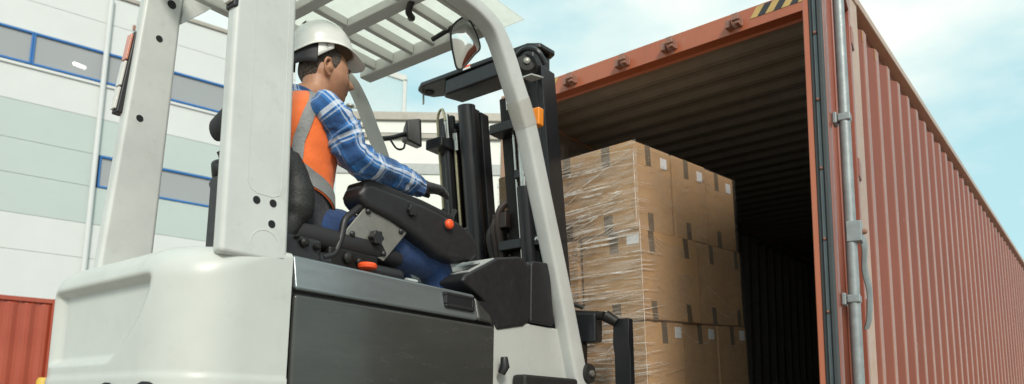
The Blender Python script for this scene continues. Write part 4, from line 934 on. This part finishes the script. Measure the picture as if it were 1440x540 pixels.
def hand(m, w, fwd, up, side, k, curl):      # palm + five fingers; side points to the thumb
    w, fwd, up, side = Vector(w), Vector(fwd).normalized(), Vector(up).normalized(), Vector(side).normalized()
    m.tube([w, w + fwd * .03, w + fwd * .075, w + fwd * .092], [.016 * k, .017 * k, .016 * k, .012 * k], 14, ry=[.026 * k, .038 * k, .042 * k, .038 * k], up=up)
    for i, (o, ln) in enumerate(((.031, .074), (.010, .082), (-.011, .076), (-.030, .060))):
        b0 = w + fwd * .082 + side * o; c1 = curl[i]
        d1 = (fwd * math.cos(c1) - up * math.sin(c1)); d2 = (fwd * math.cos(c1 * 2.0) - up * math.sin(c1 * 2.0)); d3 = (fwd * math.cos(c1 * 2.8) - up * math.sin(c1 * 2.8))
        p1 = b0 + d1 * ln * .48; p2 = p1 + d2 * ln * .32; p3 = p2 + d3 * ln * .26
        m.tube([b0 - fwd * .015, b0, p1, p2, p3], [.0095 * k, .0098 * k, .009 * k, .008 * k, .0055 * k], 10)
    t0 = w + fwd * .022 + side * .030; m.tube([t0 - side * .01, t0 + side * .016 + fwd * .02 - up * .006, t0 + side * .022 + fwd * .05 - up * .016, t0 + side * .014 + fwd * .072 - up * .024], [.013 * k, .0125 * k, .0105 * k, .007 * k], 10)
HR = (WR + Vector((.012, .002, .014)), (1, .06, .10), (-.16, -.10, 1), (0, 1, .1))
HL = (WRl, (1, -.25, -.25), (.25, 0, 1), (-.1, -1, 0))
hand(bd, *HR, 1.0, (.02, .12, .20, .26)); hand(bd, *HL, 1.0, (.3, .3, .35, .4))
tmp = bpy.data.objects.new('tmp', bd.mesh('tmp')); COL.objects.link(tmp)
md = tmp.modifiers.new('r', 'REMESH'); md.mode = 'VOXEL'; md.voxel_size = .0045; md.use_smooth_shade = True
md = tmp.modifiers.new('s', 'SMOOTH'); md.iterations = 3; md.factor = .5
bpy.context.view_layer.update(); dg = bpy.context.evaluated_depsgraph_get()
me = bpy.data.meshes.new_from_object(tmp.evaluated_get(dg)); bpy.data.objects.remove(tmp)
me.name = 'body'; me.materials.clear(); me.materials.append(MATS['skin'])
me.polygons.foreach_set('use_smooth', [True] * len(me.polygons))
body = bpy.data.objects.new('body', me); COL.objects.link(body); body.parent = pe
# eyes and brows
for s_ in (-1, 1):
    e = hv(.0765, s_ * .031, .008); MB().lathe([(.002, -.009), (.008, -.006), (.0102, 0), (.008, .006), (.002, .009)], e, (0, 0, 1), 12).build('eye', 'label_paper', pe, sharp=180)
    MB().lathe([(.0042, 0), (.003, .0015)], e + HM @ Vector((.0088, 0, 0)), HM @ Vector((1, 0, 0)), 10).build('iris', 'hair_brown', pe)
    MB().tube([hv(.094, s_ * .015, .026), hv(.092, s_ * .032, .032), hv(.078, s_ * .052, .026)], [.003, .0045, .002], 8).build('eyebrow', 'hair_brown', pe)
# hair: short back and sides
def hair_low(az):
    a = abs(math.atan2(math.sin(az), math.cos(az)))
    if a < 1.40: return .10 + (1.40 - a) * 1.3
    if a < 1.60: return .02
    if a < 1.98: return .12 - .0 * a
    return max(-.68, .12 - (a - 1.98) * 1.9)
def hair_fn(u, v):
    az = R(62) + (R(298) - R(62)) * u; lo = hair_low(az); zz = lo + (.90 - lo) * v
    return head_pt(az, zz, .0040 * smooth(0, .12, v) + .0006)
MB().grid(hair_fn, 70, 26).build('hair', 'hair_brown', pe, sharp=180)
# shirt torso, collar, sleeves
uv_grid('shirt', lambda u, v: tor_patch(0, 2 * math.pi, 1.06, 1.69, .004, 2, 2) and tor_pt(2 * math.pi * u, 1.06 + .63 * v, .004), 48, 24, lambda u, v: (u * 11, v * 6.3), 'plaid_blue', pe)
uv_grid('collar', lambda u, v: Vector((.238 - .012 * v, PY, 1.672 + .040 * v)) + Vector((math.cos(2 * math.pi * u) * (.078 - .010 * v), math.sin(2 * math.pi * u) * (.080 - .010 * v), .012 * math.cos(2 * math.pi * u) * -1)), 40, 5, lambda u, v: (u * 5, v * .5), 'plaid_blue', pe, .004)
def sleeve(pts, rad, name, seed):
    P = bez(pts, 18); k = len(P); nrad = len(rad)
    L_ = [0]
    for a, b_ in zip(P[:-1], P[1:]): L_.append(L_[-1] + (b_ - a).length)
    fr = []; prev = None
    for i, p in enumerate(P):
        t = (P[min(i + 1, k - 1)] - P[max(i - 1, 0)]).normalized(); a = Vector((0, 0, 1)) if prev is None else prev
        if prev is None and abs(t.z) > .9: a = Vector((1, 0, 0))
        a = (a - t * a.dot(t)).normalized(); prev = a; fr.append((p, a, t.cross(a)))
    nu = 56
    def fn(u, v):
        i = min(k - 1, int(round(v * (k - 1)))); p, a, b_ = fr[i]; f = v * (nrad - 1); j = min(nrad - 2, int(f)); r = rad[j] + (rad[j + 1] - rad[j]) * (f - j)
        w = 2 * math.pi * u; q = p + a * math.cos(w) * r + b_ * math.sin(w) * r
        fold_ = noise.noise(Vector((math.cos(w) * 1.6, math.sin(w) * 1.6, v * 9 + seed))) * .011 + noise.noise(Vector((math.cos(w) * .8 + 5, math.sin(w) * .8, v * 24 + seed))) * .006 * (.4 + G(v - .5, .25))
        rg = 1 - abs(noise.noise(Vector((math.cos(w) * 1.1 + 3, math.sin(w) * 1.1, v * 15 + seed * 2)))) * 2.2; fold_ += max(0, rg) ** 3 * .009 * (.25 + G(v - .52, .22) + G(v - .95, .1)) - .003
        return q + (a * math.cos(w) + b_ * math.sin(w)) * fold_
    return uv_grid(name, fn, nu, k, lambda u, v: (u * 2.8, v * L_[-1] / .135), 'plaid_blue', pe)
sleeve([(.225, PY - .165, 1.600), SH + Vector((.012, -.022, -.012)), SH.lerp(EL, .5) + Vector((.004, -.012, .01)), EL + Vector((.0, -.004, .004)), EL.lerp(WR, .5) + Vector((0, 0, .008)), WR + Vector((-.005, 0, 0))], [.050, .066, .069, .063, .054, .041], 'sleeve', 1)
sleeve([(.218, PY + .110, 1.622), SHl + Vector((0, .015, .002)), SHl.lerp(ELl, .5), ELl, ELl.lerp(WRl, .5), WRl], [.060, .083, .074, .066, .055, .040], 'sleeve', 4)
# dark shirt tail at the waist, jeans, boots, gloves
tor_patch(0, 2 * math.pi, 1.05, 1.330, .012, 60, 16, .008, 3).build('waist_layer', 'undershirt_dark', pe, sharp=180)
jm = MB()
for s_ in (-1, 1):
    p = bez([(.16, PY + s_ * .09, 1.135), (.36, PY + s_ * .115, 1.175), (.68, PY + s_ * .125, 1.162), (.85, PY + s_ * .125, 1.135), (.92, PY + s_ * .125, 1.04), (.97, PY + s_ * .125, .92), (1.02, PY + s_ * .125, .80)], 7)
    k = len(p); m_ = MB(); m_.tube(p, [(.098 + (.072 - .098) * min(1, i / (k * .5)) - .012 * smooth(.55, 1, i / k)) + noise.noise(Vector((i * .55, s_, 0))) * .008 for i in range(k)], 22, up=(0, 0, 1)); jm.add(m_.v, m_.f)
jm.build('jeans', 'jeans_blue', pe, sharp=80)
for s_ in (-1, 1):
    MB().tube([(.965, PY + s_ * .125, .77), (1.03, PY + s_ * .125, .765), (1.12, PY + s_ * .13, .752), (1.20, PY + s_ * .132, .742)], [.05, .058, .048, .03], 16, ry=[.042, .048, .05, .035]).build('boot', 'black_plastic', pe, sharp=80)
for H_, cu in ((HR, (.02, .12, .20, .26)), (HL, (.3, .3, .35, .4))):
    m_ = MB(); hand(m_, *H_, 1.32, cu); w = Vector(H_[0]); f = Vector(H_[1]).normalized(); m_.tube([w - f * .035, w, w + f * .02], [.034, .031, .026], 16, ry=[.036, .034, .036], up=H_[2])
    m_.build('glove', 'glove_dark', pe, sharp=80)
# vest: open front, stripes on the back and round the waist
ve = tor_patch(R(14), R(346), 1.285, 1.680, .018, 90, 40, .006, 7, .075).build('vest', 'vest_orange', pe, sharp=180, solid=.004)
for s_ in (1, -1):      # slanting stripes up the back to each shoulder
    tor_patch(lambda z: R(180 + s_ * (52 + max(0, z - 1.42) * 42)), lambda z: R(180 + s_ * (68 + max(0, z - 1.42) * 48)), 1.33, 1.672, .0225, 8, 34, .006, 7, .075).build('reflective_stripe', 'reflective_grey', ve, sharp=180)
tor_patch(R(14), R(346), 1.290, 1.345, .0225, 90, 8, .006, 7, .075).build('reflective_stripe', 'reflective_grey', ve, sharp=180)
# hard hat
hh_ = empty('hard_hat', (0, 0, 0)); hh_.parent = pe
C0 = Vector((.326, PY - .01, 1.908)); PT = R(8)
def hat_pt(az, v, k=1.0, off=0.0):
    # v 0 apex .. .8 rim, .8..1 brim
    c, s_ = math.cos(az), math.sin(az); a = .121 if c > 0 else .127; b_ = .102
    if v <= .8:
        w = v / .8 * math.pi / 2; rad = math.sin(w) ** .9; h = .136 * math.cos(w) ** .88 if w < math.pi / 2 - 1e-4 else 0.0
        x, y, z = a * c * rad, b_ * s_ * rad, h
        rd = G(abs(y) - .0, .016) * .006 + G(abs(y) - .045, .012) * .003
        z += rd * (1 - rad) ** .4 if rad < 1 else 0
    else:
        t = (v - .8) / .2; ext = .008 + .042 * max(0, c) ** 2.2
        x, y, z = (a + ext * t) * c, (b_ + (.010 + .012 * max(0, c)) * t) * s_, -.012 * t - .018 * t * max(0, c) ** 2
    # rim arches up over the ears
    lift = .020 * G(abs(s_) - 1, .35) * smooth(.45, .85, v)
    z += lift
    p = Vector((x * k, y * k, z * k)); p = HM @ (Matrix.Rotation(-PT, 3, 'Y') @ p)
    return C0 + p + Vector((0, 0, off))
MB().grid(lambda u, v: hat_pt(2 * math.pi * u, .002 + .998 * v), 72, 44, True).build('shell', 'helmet_white', hh_, sharp=70, solid=.003)
MB().grid(lambda u, v: hat_pt(2 * math.pi * u, .15 + .64 * v, .955, .002), 48, 16, True).build('liner', 'helmet_inner', hh_, sharp=70)
def band(a0, a1, z0, z1, off, name, mat):
    MB().grid(lambda u, v: C0 + HM @ Vector((math.cos(a0 + (a1 - a0) * u) * (.118 + off), math.sin(a0 + (a1 - a0) * u) * (.090 + off), (z0(u) if callable(z0) else z0) * (1 - v) + v * z1)), 36, 5).build(name, mat, hh_, solid=.004, sharp=80)
band(R(140), R(244), lambda u: -.075 + .0 * u, .010, .004, 'nape_strap', 'strap_black')
band(R(244), R(272), lambda u: -.052 + .045 * u, .018, .008, 'strap_clip', 'helmet_white')
cc = C0 + Vector((-.022, -.0975, -.002)); m_ = MB(); m_.tube([C0 + HM @ Vector((-.022 + .0065 * math.cos(t), -.1035, -.002 + .0065 * math.sin(t))) for t in [R(60 + i * 24) for i in range(11)]], .0016, 6); m_.build('clip_mark', 'strap_black', hh_)
for s_ in (-1, 1): MB().lathe([(.010, 0), (.010, .003)], hat_pt(R(180 + s_ * 12), .30), (-.8, 0, .6), 10).build('vent', 'strap_black', hh_)

# ------------------------------------------------------------------ never deeper than thing > part > sub-part
def depth(o):
    d = 0
    while o.parent: o = o.parent; d += 1
    return d
for o in sorted(list(COL.objects), key=depth):
    while depth(o) > 2 and o.parent.matrix_basis.is_identity:
        o.parent = o.parent.parent
